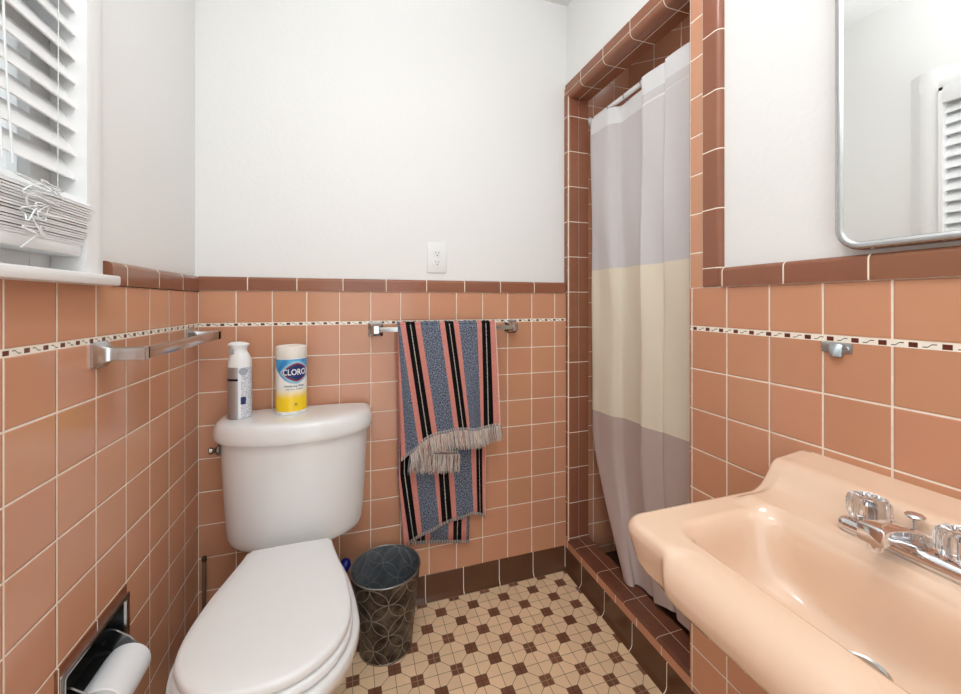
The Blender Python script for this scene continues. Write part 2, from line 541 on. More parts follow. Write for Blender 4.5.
bm = bmesh.new(); box(bm, WR+.10, 2.2, -.95, -.006, 0, .03); struct('trim_14', bm, noisy('dark_shower_floor', rgb(70, 45, 34), .4, 0, .2, 60), smooth=False)

# ------------------------------------------------------------------ window
GLASS, nt, b_ = new_mat('window_glass', (1, 1, 1, 1), .0, trans=1.0, ior=1.45)
y0, y1, z0, z1 = WIN
bm = bmesh.new()
# casing: flat with a chamfered outer edge
def casing_v(bm, ya, yb, za, zb, s):                  # s=+1 outer edge at +y
    o, i = (yb, ya) if s > 0 else (ya, yb)
    prof = [(-WX, i), (.006, i), (.008, i+s*.003), (.008, o-s*.040), (.003, o-s*.032), (-WX, o)]
    loft(bm, [[V((p[0], p[1], z)) for p in prof] for z in (za, zb)])
casing_v(bm, y1, y1+.095, 1.215, 2.105, 1)
casing_v(bm, y0-.095, y0, 1.215, 2.105, -1)
prof = [(-WX, z1), (.006, z1), (.0079, z1+.003), (.0079, z1+.05), (.003, z1+.058), (-WX, z1+.085)]
loft(bm, [[V((p[0], y, p[1])) for p in prof] for y in (y0-.06, y1+.06)])
w1 = struct('window_1', bm, WOODW)
bm = bmesh.new()
box(bm, -.15, -WX+.03, y1-.012, y1+.001, z0, z1); box(bm, -.15, -WX+.03, y0-.001, y0+.012, z0, z1); box(bm, -.15, -WX+.03, y0, y1, z1-.012, z1)
obj('window_jamb', bm, WOODW, w1, smooth=False)
bm = bmesh.new(); box(bm, -.15, .036, y0-.165, y1+.062, 1.197, 1.217, .004)
obj('window_sill', bm, WOODW, w1)
def sash(nm, za, zb, xa, xb):
    bm = bmesh.new()
    ya, yb = y0+.012, y1-.012
    box(bm, xa, xb, ya, ya+.048, za, zb, .003); box(bm, xa, xb, yb-.048, yb, za, zb, .003)
    box(bm, xa, xb, ya+.048, yb-.048, za, za+.055, .003); box(bm, xa, xb, ya+.048, yb-.048, zb-.045, zb, .003)
    o = obj(nm, bm, WOODW, w1)
    bm = bmesh.new(); box(bm, (xa+xb)/2-.002, (xa+xb)/2+.002, ya+.046, yb-.046, za+.05, zb-.043)
    obj('window_pane', bm, GLASS, o, smooth=False)
sash('window_sash', z0+.002, 1.66, -.07, -.035)
sash('window_sash', 1.62, z1-.012, -.112, -.077)
# neighbouring wall outside
bm = bmesh.new(); box(bm, -3.3, -3.2, -6.5, 3.5, -.5, 3.1)
o = obj('neighbour_wall', bm, noisy('weathered_stucco', rgb(84, 86, 80), .9, 0, .15, 6), smooth=False)
tag(o, 'grey green wall of the neighbouring house beyond the window panes', 'wall'); o['kind'] = 'structure'

# blind
bl = thing('window_blind', 'white slatted blind with bunched bottom slats and tangled cords hanging in the left window', 'blind', (0, -.94, 1.25))
SLAT = noisy('white_slat', rgb(240, 241, 241), .35, 0, .015, 25)
YA, YB = -1.225, -.612
def slat(bm, xc, zc, tilt, w=.050, th=.0028, ya=YA, yb=YB):
    ca, sa = math.cos(tilt), math.sin(tilt)
    prof = []
    k = 6
    top = []; bot = []
    for i in range(k+1):
        t = -1+2*i/k; cr = .0022*(1-t*t)
        top.append((t*w/2, cr+th/2)); bot.append((t*w/2, cr-th/2))
    prof = top+bot[::-1]
    loft(bm, [[V((xc+p[0]*ca+p[1]*sa, y, zc-p[0]*sa+p[1]*ca)) for p in prof] for y in (ya, yb)])
for k in range(14):
    bm = bmesh.new(); slat(bm, -.0125, 1.409+.0441*k, math.radians(60)); obj('slat', bm, SLAT, bl)
zz = 1.2705
for k in range(17):
    bm = bmesh.new()
    q = k/16.0
    slat(bm, -.012+.017*q+random.uniform(-.0012, .0012), zz+.0041*k, math.radians(6+random.uniform(-1, 1)), th=.0033, yb=YB-.002+random.uniform(-.003, .003)); obj('slat', bm, SLAT, bl)
bm = bmesh.new(); slat(bm, .003, zz+.0041*17+.012, math.radians(32)); obj('slat', bm, SLAT, bl)
bm = bmesh.new(); box(bm, -.038, .012, YA, YB-.003, 1.247, 1.268, .004); obj('bottom_rail', bm, SLAT, bl)
bm = bmesh.new(); box(bm, -.045, .012, YA-.008, YB+.008, 1.962, 2.018, .003); obj('head_rail', bm, SLAT, bl)
bm = bmesh.new(); box(bm, .012, .018, YA-.006, YB+.0, 1.955, 2.018, .002); obj('valance', bm, SLAT, bl)
CORD = noisy('white_cord', rgb(236, 240, 240), .7)
for yy, xx, z_end in ((-.806, .020, 1.36), (-.830, .024, 1.36)):
    bm = bmesh.new()
    tube(bm, catmull([(xx-.01, yy, 1.962), (xx, yy+.002, 1.75), (xx+.004, yy-.001, 1.55), (xx+.01, yy+.004, z_end)], 8), .0014, 6)
    obj('lift_cord', bm, CORD, bl)
for yy in (-.665, -1.16):
    bm = bmesh.new(); tube(bm, [(.006, yy, 1.965), (.004, yy, 1.35)], .0006, 5); obj('ladder_string', bm, CORD, bl)
# tangled cord in front of the bunched slats
rr = random.Random(3); pts = []
for i in range(44):
    t = i/43
    pts.append((.036+rr.uniform(-.004, .005), -.765+rr.uniform(-.045, .055)*(1.1-.5*t), 1.352-.085*t+rr.uniform(-.012, .012)))
pts.append((.034, -.768, 1.262)); pts.append((.022, -.775, 1.244))
bm = bmesh.new(); tube(bm, catmull(pts, 5), .0011, 6); obj('tangled_cord', bm, CORD, bl)

# ------------------------------------------------------------------ outlet
ol = thing('wall_outlet', 'white double electrical outlet on the back wall above the tile cap', 'outlet', (.803, WX, 1.341))
bm = bmesh.new(); box(bm, .764, .842, WX-.006, WX+.004, 1.281, 1.402, .003); obj('cover_plate', bm, WHITE_PL, ol)
DARK = noisy('dark_slot', rgb(45, 42, 40), .6)
for zc in (1.357, 1.322):
    bm = bmesh.new()
    pl = rrect(.803, zc, .0165, .0145, .011, 6)
    loft(bm, [[V((p[0], WX-.0055, p[1])) for p in pl], [V((p[0], WX-.0085, p[1])) for p in pl]])
    rc = obj('receptacle', bm, WHITE_PL, ol)
    bm = bmesh.new()
    box(bm, .796, .7978, WX-.0088, WX-.006, zc-.001, zc+.007); box(bm, .8085, .8103, WX-.0088, WX-.006, zc-.001, zc+.007)
    lathe(bm, [(.0026, -.0088), (.0026, -.006)], (.803, WX, zc-.0075), 'Y', 12)
    obj('slot', bm, DARK, rc, smooth=False)
bm = bmesh.new(); lathe(bm, [(.003, -.0075), (.003, -.004)], (.803, WX, 1.3395), 'Y', 12); obj('screw', bm, WHITE_PL, ol)

# ------------------------------------------------------------------ towel bars
def bracket(bm, c, n, along, L):
    """square flared bracket with a flat arm: c wall point, n outward unit, along = unit along the wall"""
    n = V(n); a = V(along); up = V((0, 0, 1))
    R = []
    for d, h, w in ((0, .0265, .0265), (.007, .0265, .0265), (.010, .0235, .023), (.015, .0185, .0175), (.021, .0150, .0130), (.028, .0135, .0105), (L-.012, .0130, .0085), (L-.011, .0145, .010), (L+.003, .0145, .010), (L+.004, .0135, .009)):
        pl = rrect(0, 0, w, h, min(w, h)*.18, 3)
        R.append([V(c)+n*d+a*p[0]+up*p[1] for p in pl])
    loft(bm, R)
tb = thing('towel_bar', 'chrome towel bar on the back wall carrying the striped towel', 'towel bar', (.84, 0, 1.066))
for xx in (.567, 1.112):
    bm = bmesh.new(); bracket(bm, (xx, .002, 1.064), (0, -1, 0), (1, 0, 0), .058); obj('bracket', bm, CHROME_W, tb)
bm = bmesh.new(); box(bm, .567, 1.112, -.058, -.046, 1.055, 1.073, .0015); obj('bar', bm, CHROME_W, tb)
tb = thing('towel_bar', 'empty flat chrome towel bar on the left tile wall below the window', 'towel bar', (0, -.30, 1.06))
for yy in (-.543, -.075):
    bm = bmesh.new(); bracket(bm, (-.002, yy, 1.059), (1, 0, 0), (0, 1, 0), .080); obj('bracket', bm, CHROME_W, tb)
bm = bmesh.new(); box(bm, .074, .082, -.540, -.055, 1.0465, 1.0725, .0012); obj('bar', bm, CHROME_W, tb)
# ------------------------------------------------------------------ striped towel
def towel_mat():
    m, nt, b = new_mat('striped_terry', rgb(80, 90, 110), .95, spec=.1)
    tc, u, v, w = coords(nt, 'UV')
    P = .1465
    p = (u/P).fract()*P
    blue = rgb(84, 96, 120); pink = rgb(210, 140, 128); blk = rgb(22, 19, 20)
    vec = tc
    n1 = noise(nt, tc, 230, 2); n2 = noise(nt, tc, 160, 2)
    bluec = mixc(nt, n1.ramp(.42, .62), rgb(64, 74, 96), rgb(142, 150, 162))
    c = mixc(nt, p.gt(.034), blk, pink)
    c = mixc(nt, p.gt(.0545), c, bluec)
    c = mixc(nt, p.gt(.127), c, pink)
    dots = (p-.017).abs().lt(.0014)*((v*190.0).fract().gt(.35))
    c = mixc(nt, dots, c, rgb(225, 220, 210))
    # hem band: v is the distance above the lower edge
    hem = v.lt(.013)*v.gt(-.5)
    hc = mixc(nt, (u*95.0).fract().gt(.5), rgb(150, 158, 168), rgb(222, 218, 212))
    hc = mixc(nt, .3, hc, c)
    c = mixc(nt, hem, c, hc)
    side = u.gt(.3475)
    c = mixc(nt, side, c, rgb(238, 208, 190))
    c = hsv(nt, c, (n2*.5)+.75)
    setc(nt, b, c)
    bump(nt, b, (n1*.0012)+(n2*.001))
    return m
TM = towel_mat()
tw = thing('bath_towel', 'blue pink and black striped towel with fringed end draped over the back towel bar', 'towel', (.84, -.06, 1.08))
bm = bmesh.new(); uvl = bm.loops.layers.uv.new('UVMap')
def sheet(cols, xtop, xbot, ztop, zbot, yfun, rows=26, xmid=None):
    """cols: stripe coordinates; xtop/xbot(s); zbot(x)"""
    G = []
    for r in range(rows+1):
        t = r/rows; row = []
        for s in cols:
            xa, xb = xtop(s), xbot(s)
            x = xa+(xb-xa)*t if xmid is None else xmid(s, t)
            zb = zbot(xb); z = ztop+(zb-ztop)*t
            row.append((bm.verts.new((x, yfun(x, z, s, t), z)), s, z-zb))
        G.append(row)
    for a, b2 in zip(G, G[1:]):
        for i in range(len(cols)-1):
            q = (a[i], a[i+1], b2[i+1], b2[i])
            f = bm.faces.new([k[0] for k in q])
            for l, k in zip(f.loops, q): l[uvl].uv = (k[1], k[2])
    return G
def frange(a, b, n): return [a+(b-a)*i/n for i in range(n+1)]
A_bot = [(-.11, .655), (-.092, .672), (-.0195, .716), (0, .734), (.034, .769), (.0545, .788), (.127, .852), (.1465, .871), (.1805, .905), (.201, .915), (.2735, .959), (.293, .970), (.327, 1.011), (.355, 1.040)]
A_zb = [(.655, .58), (.69, .608), (.722, .636), (.769, .661), (.838, .674), (.952, .669), (1.041, .680)]
def wob(s, t, a): return a*math.sin(s*46+.6)*t+.35*a*math.sin(s*95+2)*t
colsA = frange(-.11, .352, 60)
GA = sheet(colsA, lambda s: .670+max(s, -.029-(s < -.029)*0.0) if s > -.029 else .641+.0006*(s+.11)/.08,
      lambda s: smooth_interp(s, A_bot), 1.082, lambda x: smooth_interp(x, A_zb),
      lambda x, z, s, t: -.070-.012*math.sin(min(t*2.2, 1.4))*.6+wob(s, t, .006)-(.010*(1-sstep(-.09, -.02, s))*-1*t))
# over the bar
top = []
for s in colsA:
    x = .670+s if s > -.029 else .641+.0006*(s+.11)/.08
    top.append((x, s))
G2 = []
for k in range(7):
    a = PI*k/6
    row = []
    for x, s in top:
        y = -.0515-.0185*math.cos(a) if k else -.070
        z = 1.082+.0085*math.sin(a)
        row.append((bm.verts.new((x, y, z)), s, .4))
    G2.append(row)
for a, b2 in zip(G2, G2[1:]):
    for i in range(len(top)-1):
        q = (a[i], a[i+1], b2[i+1], b2[i]); f = bm.faces.new([k[0] for k in q])
        for l, k in zip(f.loops, q): l[uvl].uv = (k[1], k[2])
# B: second fringed layer behind the front one
B_zb = [(.687, .602), (.78, .592), (.876, .580)]
GB = sheet(frange(-.09, .11, 20), lambda s: .69+(s+.09)*.95, lambda s: .687+(s+.09)*.945, .80, lambda x: interp(x, B_zb),
      lambda x, z, s, t: -.0600+.0015*math.sin(s*60), rows=10)
# C: rear flap
C_mid = [(-.0195, .648), (0, .654), (.034, .689), (.0545, .711), (.127, .780), (.1465, .798), (.1805, .837), (.201, .858), (.2735, .932), (.293, .953), (.327, .978), (.345, .992)]
C_bot = [(-.0195, .668), (0, .690), (.034, .722), (.0545, .738), (.127, .805), (.1465, .815), (.1805, .855), (.201, .873), (.2735, .943), (.293, .958), (.327, .981), (.345, .989)]
C_zb = [(.667, .238), (.70, .256), (.738, .274), (.79, .291), (.851, .307), (.90, .317), (.939, .321), (.988, .305)]
def c_x(s, t):
    tm = .68
    xt = .646+(s+.0195)*1.0; xm = smooth_interp(s, C_mid); xb = smooth_interp(s, C_bot)
    return xt+(xm-xt)*sstep(0, 1, t/tm) if t < tm else xm+(xb-xm)*((t-tm)/(1-tm))
sheet(frange(-.0195, .352, 44), lambda s: .646+s, lambda s: smooth_interp(s, C_bot), 1.082, lambda x: smooth_interp(x, C_zb),
      lambda x, z, s, t: -.033+wob(s, t, .004)+.004*t-.003*sstep(.8, 1, t), rows=34, xmid=c_x)
# D: innermost layer
D_zb = [(.70, .240), (.77, .233), (.926, .204)]
sheet(frange(-.02, .213, 24), lambda s: .70+(s+.02)*1.02, lambda s: .697+(s+.02)*.985, .75, lambda x: interp(x, D_zb),
      lambda x, z, s, t: -.018, rows=10)
obj('towel_cloth', bm, TM, tw, angle=80, solid=.004)
def fringe_mat():
    m, nt, b = new_mat('fringe_yarn', rgb(200, 180, 170), .95, spec=.1)
    g = nt.nodes.new('ShaderNodeNewGeometry'); r = N(nt, g.outputs['Random Per Island'])
    c = mixc(nt, r.gt(.3), rgb(222, 208, 194), rgb(158, 160, 164))
    c = mixc(nt, r.gt(.55), c, rgb(212, 172, 158))
    c = mixc(nt, r.gt(.72), c, rgb(70, 68, 76))
    c = mixc(nt, r.gt(.84), c, rgb(226, 214, 200))
    setc(nt, b, c); return m
FM = fringe_mat()
def fringe(row, length, slant, n, seed):
    r = random.Random(seed); bm = bmesh.new()
    P = [k[0].co.copy() if hasattr(k[0], 'co') else k[0] for k in row]
    for i in range(n):
        t = (i+r.random())/n*(len(P)-1); j = min(int(t), len(P)-2); p = P[j].lerp(P[j+1], t-j)
        L = length(p.x)*r.uniform(.86, 1.1); dx = slant*L+r.uniform(-.007, .007); dy = r.uniform(-.006, .003)
        pts = [p+V((0, 0, .002)), p+V((dx*.3+r.uniform(-.002, .002), dy*.6, -L*.4)), p+V((dx, dy, -L))]
        tube(bm, catmull(pts, 3), [.0016]*4+[.0015, .0013, .0009], 5)
    return bm
EDGE_A = [V((smooth_interp(s, A_bot), -.079+wob(s, 1, .006), smooth_interp(smooth_interp(s, A_bot), A_zb))) for s in frange(-.075, .352, 60)]
bm = fringe([(p,) for p in EDGE_A], lambda x: interp(x, [(.68, .05), (.74, .055), (.83, .070), (.95, .064), (1.04, .052)]), .12, 330, 5)
obj('fringe', bm, FM, tw, label='pale knotted fringe along the front edge of the towel')
EDGE_B = [V((.687+(s+.09)*.945, -.066, interp(.687+(s+.09)*.945, B_zb))) for s in frange(-.09, .11, 30)]
bm = fringe([(p,) for p in EDGE_B], lambda x: .068, -.06, 170, 9)
obj('fringe', bm, FM, tw, label='pale knotted fringe on the layer behind, lower left')

# ------------------------------------------------------------------ toilet
CX = .3125
to = thing('toilet', 'white two piece toilet with closed lid standing against the back wall', 'toilet', (CX, -.35, 0))
def tank_outline(hw, yb, yf, bow, n=60, cr=.05):
    """top view: flat back, bowed front"""
    pts = []
    for i in range(n+1):
        t = -1+2*i/n
        a = abs(t)
        # superellipse-like front
        y = yb-(yf*(1-bow*a**2.2))*(1-a**9)**.5
        pts.append((CX-t*hw*-1, y))
    return [(CX-hw, yb)]+pts[1:-1]+[(CX+hw, yb)] if False else pts
def ring_from(outl, z, inset=0, cx=CX, cy=-.11):
    return outl, z
def lid_outline(hw, depth, bow, yb=-.014, n=72):
    out = []
    for i in range(n+1):                              # front, left to right
        a = PI*i/n
        c = -math.cos(a); s = math.sin(a)
        k = 4.2
        px = math.copysign(abs(c)**(2/k), c); py = abs(s)**(2/k)
        y = yb-depth*(py)*(1-bow*px*px)
        out.append((CX+hw*px, y))
    # back edge
    for t in (.75, .5, .25, 0, -.25, -.5, -.75):
        out.append((CX+hw*t, yb))
    return out
def scaled(o, f, dz, c=(CX, -.11), fy=None):
    fy = fy or f
    return [V((c[0]+(p[0]-c[0])*f, c[1]+(p[1]-c[1])*fy if p[1] < -.0141 else p[1], dz)) for p in o]
LO = [(x-.004, y) for x, y in lid_outline(.2450, .214, .30)]
bm = bmesh.new()
loft(bm, [scaled(LO, .94, .737), scaled(LO, .985, .736), scaled(LO, 1.0, .741), scaled(LO, 1.0, .754), scaled(LO, .994, .766), scaled(LO, .978, .777), scaled(LO, .954, .785), scaled(LO, .922, .7905), scaled(LO, .88, .794), scaled(LO, .7, .797), scaled(LO, .35, .798)])
obj('tank_lid', bm, WHITE_P, to, angle=60)
bm = bmesh.new()
TO = [(x-.003, y) for x, y in lid_outline(.2285, .200, .30)]
R = []
for z, f in ((.412, .80), (.402, .86), (.404, .885), (.410, .905), (.425, .922), (.46, .935), (.55, .958), (.65, .98), (.738, 1.0)):
    R.append([V((CX+(p[0]-CX)*f, -.014+(p[1]+.014)*(f*.6+.4), z)) for p in TO])
loft(bm, R)
obj('tank', bm, WHITE_P, to, angle=60)
bm = bmesh.new()
lathe(bm, [(.017, 0), (.017, .006), (.012, .010), (.008, .016), (.008, .022)], (CX-.226, -.115, .706), 'X', 20)
for v in bm.verts: v.co.x = 2*(CX-.226)-v.co.x+.008
tube(bm, [(CX-.238, -.115, .706), (CX-.246, -.116, .7055), (CX-.249, -.117, .705)], [.010, .0115, .008], 14)
obj('flush_lever', bm, noisy('aged_chrome', rgb(150, 140, 128), .25, .9), to, label='small chrome flush lever on the tank side')
# bowl
def egg(prof, n=80):
    """prof: list of (y, halfwidth) from back to front"""
    ys = [p[0] for p in prof]
    L = []
    for i in range(n+1):
        t = i/n; t = t*t*(3-2*t)*.4+t*.6
        y = ys[0]+(ys[-1]-ys[0])*t
        L.append((y, max(0.0008, smooth_interp(-y, [(-a, b) for a, b in prof]))))
    right = [(CX+h, y) for y, h in L]; left = [(CX-h, y) for y, h in reversed(L)]
    return right+left
SEATP = [(-.262, .113), (-.30, .121), (-.36, .136), (-.42, .152), (-.48, .163), (-.545, .1695), (-.60, .164), (-.64, .147), (-.672, .121), (-.696, .088), (-.709, .055), (-.7145, .02), (-.7152, .001)]
def grow(prof, dw, dfront, dback=0):
    y0, y1 = prof[0][0], prof[-1][0]
    return [(y+(dback if i == 0 else 0)-dfront*((y-y0)/(y1-y0)), w+dw*(1 if i < len(prof)-1 else 0)) for i, (y, w) in enumerate(prof)]
def eggring(prof, z, n=220): return [V((p[0], p[1], z)) for p in resample(egg(prof), n)]
bm = bmesh.new()
loft(bm, [eggring(grow(SEATP, -.004, -.004), .4315), eggring(grow(SEATP, -.001, -.001), .4325), eggring(SEATP, .437), eggring(SEATP, .446), eggring(grow(SEATP, -.0025, -.0025), .4505), eggring(grow(SEATP, -.008, -.008), .453), eggring(grow(SEATP, -.03, -.03), .4555), eggring(grow(SEATP, -.07, -.09), .457)])
obj('seat_lid', bm, WHITE_PL, to, angle=60)
bm = bmesh.new()
SP = grow(SEATP, .003, .005)
loft(bm, [eggring(grow(SP, -.006, -.006), .4085), eggring(SP, .413), eggring(SP, .424), eggring(grow(SP, -.004, -.004), .428), eggring(grow(SP, -.03, -.03), .4295)])
obj('seat', bm, WHITE_PL, to, angle=60)
for s in (-1, 1):
    bm = bmesh.new(); lathe(bm, [(.011, -.028), (.012, -.025), (.012, .025), (.011, .028)], (CX+s*.075, -.252, .437), 'X', 16)
    obj('hinge', bm, WHITE_PL, to)
bm = bmesh.new()
def bowlring(yb, yf, hwb, hw, z, ypk=None):
    yp = ypk if ypk is not None else yb+(yf-yb)*.62
    L = yf-yp
    prof = [(yb, hwb*.86), (yb-.012, hwb), (yb+(yp-yb)*.35, hwb+(hw-hwb)*.12), (yb+(yp-yb)*.7, hwb+(hw-hwb)*.72), (yp, hw)]
    for q in (.3, .55, .75, .88, .96, .992): prof.append((yp+L*q, hw*(1-q**2.15)**.52))
    prof.append((yf, .001))
    return eggring(prof, z)
loft(bm, [bowlring(-.13, -.50, .098, .118, 0), bowlring(-.13, -.505, .098, .120, .012), bowlring(-.13, -.49, .092, .108, .06), bowlring(-.12, -.50, .092, .112, .14), bowlring(-.10, -.56, .096, .138, .215),
          bowlring(-.075, -.64, .096, .166, .285, -.50), bowlring(-.05, -.70, .098, .183, .340, -.52), bowlring(-.035, -.733, .101, .1885, .378, -.53), bowlring(-.03, -.740, .102, .1885, .394, -.53),
          bowlring(-.032, -.737, .100, .186, .402, -.53), bowlring(-.04, -.728, .095, .178, .4055, -.53)])
obj('bowl', bm, WHITE_P, to, angle=70)
bm = bmesh.new(); box(bm, CX-.085, CX+.085, -.20, -.05, .398, .4035, .002); obj('tank_gasket', bm, WHITE_PL, to)

# ------------------------------------------------------------------ things on the tank lid
def cyl_label_mat(kind):
    if kind == 'wipes':
        m, nt, b = new_mat('wipes_wrapper', rgb(240, 240, 236), .3)
        vec, x, y, z = coords(nt)                       # local: thing base at z 0
        u = x                                           # facing -y, so x runs across
        wav = z+(x*.25)
        c = mixc(nt, z.gt(.062), rgb(248, 208, 40), rgb(242, 243, 240))
        c = mixc(nt, z.ramp(.050, .092), rgb(250, 212, 44), rgb(244, 244, 238))
        top = (z-(((x-.012)*(x-.012)*16.0)+.104)).ramp(-.004, .004)
        sky = mixc(nt, noise(nt, vec, 20, 2).ramp(.35, .7), rgb(28, 120, 190), rgb(90, 180, 226))
        c = mixc(nt, top, c, sky)
        c = mixc(nt, z.gt(.012), rgb(240, 240, 238), c)
        c = mixc(nt, z.gt(.1815), c, rgb(240, 240, 238))
        setc(nt, b, c); return m
    m, nt, b = new_mat('spray_can_wrap', rgb(196, 200, 204), .28, .65)
    vec, x, y, z = coords(nt)
    side = (x+(y*.55)).gt(-.016)
    n = noise(nt, vec, 90, 2)
    txt = ((z*230.0).fract().gt(.5))*(noise(nt, vec, 420, 1).gt(.48))*side*(x-.024).abs().lt(.013)
    c = mixc(nt, side, rgb(192, 196, 200), rgb(232, 235, 240))
    c = mixc(nt, txt, c, rgb(120, 130, 158))
    blk = side.rsub(1.0)*(z-.124).abs().lt(.0035)
    c = mixc(nt, blk, c, rgb(24, 28, 44))
    sq = side*(x-.0165).abs().lt(.0065)*(z-.058).abs().lt(.012)
    c = mixc(nt, sq, c, rgb(44, 54, 104))
    leaf = side*(((x-.016)*(x-.016))+((z-.150)*(z-.150))).lt(.00013)
    c = mixc(nt, leaf, c, rgb(160, 168, 176))
    setc(nt, b, c); setf(nt, b, 'Metallic', side.rsub(1.0)*.75); return m
def bent_text(body, size, center_angle, c, R, z, mat, parent, name, bold=0.0, squash=1.0):
    cu = bpy.data.curves.new(name, 'FONT'); cu.body = body; cu.size = size; cu.align_x = 'CENTER'; cu.align_y = 'CENTER'
    cu.offset = bold; cu.extrude = .0002; cu.resolution_u = 3
    t = bpy.data.objects.new(name, cu); COL.objects.link(t)
    bpy.context.view_layer.update()
    dg = bpy.context.evaluated_depsgraph_get()
    me = bpy.data.meshes.new_from_object(t.evaluated_get(dg))
    bpy.data.objects.remove(t)
    bm = bmesh.new(); bm.from_mesh(me)
    for v in bm.verts:
        a = center_angle+v.co.x*squash/R
        rr = R+.0004+v.co.z
        v.co = V((c[0]+rr*math.sin(a), c[1]-rr*math.cos(a), z+v.co.y))
    return obj(name, bm, mat, parent, smooth=False)
LIDZ = .7965
wp = thing('disinfecting_wipes_canister', 'white canister of wipes with blue and yellow label standing on the toilet tank', 'canister', (.290, -.074, LIDZ))
c0 = (.290, -.074, LIDZ)
bm = bmesh.new(); lathe(bm, [(.0445, 0), (.048, .003), (.0485, .008), (.0475, .012), (.0475, .182), (.0465, .186)], c0, 'Z', 48)
obj('canister_body', bm, cyl_label_mat('wipes'), wp)
bm = bmesh.new(); lathe(bm, [(.047, .184), (.048, .187), (.048, .214), (.0465, .221), (.040, .2235), (.038, .221), (.012, .222)], c0, 'Z', 48)
obj('lid', bm, noisy('cream_white_plastic', rgb(240, 236, 226), .35), wp, label='off white flip top lid')
NAVY = noisy('navy_ink', rgb(28, 52, 110), .35); REDI = noisy('red_ink', rgb(150, 48, 62), .35); WINK = noisy('white_ink', rgb(245, 245, 245), .35); GINK = noisy('grey_ink', rgb(70, 80, 110), .5); PALEI = noisy('pale_blue_ink', rgb(150, 200, 224), .4)
def badge(hw, hh, mat, off, name):
    bm = bmesh.new(); R = .0475+off; n = 40; ctr = .46
    rings = []
    for k in range(21):
        t = -1+2*k/20; h = hh*(1-abs(t)**1.7)+.0004; a = ctr+t*hw/.0475
        rings.append([V((c0[0]+R*math.sin(a), c0[1]-R*math.cos(a), LIDZ+.139+q*h)) for q in (-1, -.33, .33, 1)])
    loft(bm, rings, False, False, closed=False)
    return obj(name, bm, mat, wp, smooth=True)
badge(.054, .037, PALEI, .0003, 'label_swoosh'); badge(.046, .0295, REDI, .0006, 'label_badge'); badge(.041, .0245, NAVY, .0009, 'label_badge')
bent_text('CLOROX', .0270, .50, c0, .0487, LIDZ+.139, WINK, wp, 'brand_lettering', .0004, .80)
bent_text('Disinfecting Wipes', .0086, .34, c0, .0477, LIDZ+.0945, GINK, wp, 'label_text', .0001, .95)
bent_text('with micro scrubbers', .0066, .34, c0, .0477, LIDZ+.0845, GINK, wp, 'label_text', 0, .95)
bent_text('35', .009, .42, c0, .0477, LIDZ+.034, GINK, wp, 'label_text', .0002)
sp = thing('air_freshener_can', 'silver aerosol can with white spray cap standing at the left end of the toilet tank', 'spray can', (.1415, -.088, LIDZ))
c1 = (.1415, -.088, LIDZ)
bm = bmesh.new(); lathe(bm, [(.031, 0), (.0345, .003), (.0345, .160), (.0340, .163)], c1, 'Z', 40)
obj('can_body', bm, cyl_label_mat('spray'), sp)
bm = bmesh.new()
rings = []
for z, r, dx, sxx in ((.161, .0322, 0, 1), (.175, .0318, 0, 1), (.188, .0300, 0, 1), (.198, .0262, 0, 1), (.206, .0230, -.001, 1), (.214, .0212, -.002, 1.0), (.222, .0215, -.003, 1.05), (.229, .0235, -.003, 1.14), (.2325, .0245, -.003, 1.2), (.236, .0225, -.004, 1.2), (.241, .015, -.007, 1.1)):
    r *= 1.05
    rings.append([V((c1[0]+dx+r*sxx*math.cos(2*PI*i/36), c1[1]+r*.92*math.sin(2*PI*i/36), LIDZ+z)) for i in range(36)])
loft(bm, rings)
obj('spray_cap', bm, WHITE_PL, sp, angle=60)
bm = bmesh.new(); box(bm, c1[0]-.0235, c1[0]-.012, c1[1]-.0225, c1[1]-.0165, LIDZ+.205, LIDZ+.223, .003); obj('trigger_slot', bm, noisy('grey_shadow_plastic', rgb(170, 176, 176), .5), sp)

# ------------------------------------------------------------------ waste bin
def bin_mat(inner):
    m, nt, b = new_mat('dark_pewter_inner' if inner else 'dark_pewter', rgb(96, 98, 100) if inner else rgb(78, 70, 64), .34, .35 if inner else .75)
    tc, u, v, w = coords(nt, 'UV')
    # overlapping circles: rings round a square lattice
    d = None
    for ox, oy in ((0, 0), (.5, .5)):
        a = (u+ox).fract()-.5; c = (v+oy).fract()-.5
        for sx in (0,):
            r = ((a*a)+(c*c))._op('SQRT')
            e = (r-.5).abs()
            d = e if d is None else d.min(e)
    a = u.fract()-.5; c = v.fract()-.5
    for ox, oy in ((1, 0), (-1, 0), (0, 1), (0, -1)):
        a2 = u.fract()-.5-ox*1.0; c2 = v.fract()-.5-oy*1.0
        r = ((a2*a2)+(c2*c2))._op('SQRT'); d = d.min((r-.707).abs()+0.0) if False else d
    g = d.ramp(.006, .020, 1, 0)
    vec, x, y, z = coords(nt)
    n = noise(nt, vec, 24, 4, .65); n2 = noise(nt, vec, 160, 2)
    base = mixc(nt, n.ramp(.35, .7), rgb(104, 110, 116) if inner else rgb(60, 53, 48), rgb(134, 140, 145) if inner else rgb(112, 103, 95))
    setc(nt, b, mixc(nt, g*(.4 if inner else .55), base, rgb(178, 176, 168)))
    bump(nt, b, (g*.0012)+(n2*.0003))
    return m
wb = thing('waste_bin', 'round dark metal bin embossed with overlapping circles standing between toilet and towel', 'waste bin', (.593, -.150, 0))
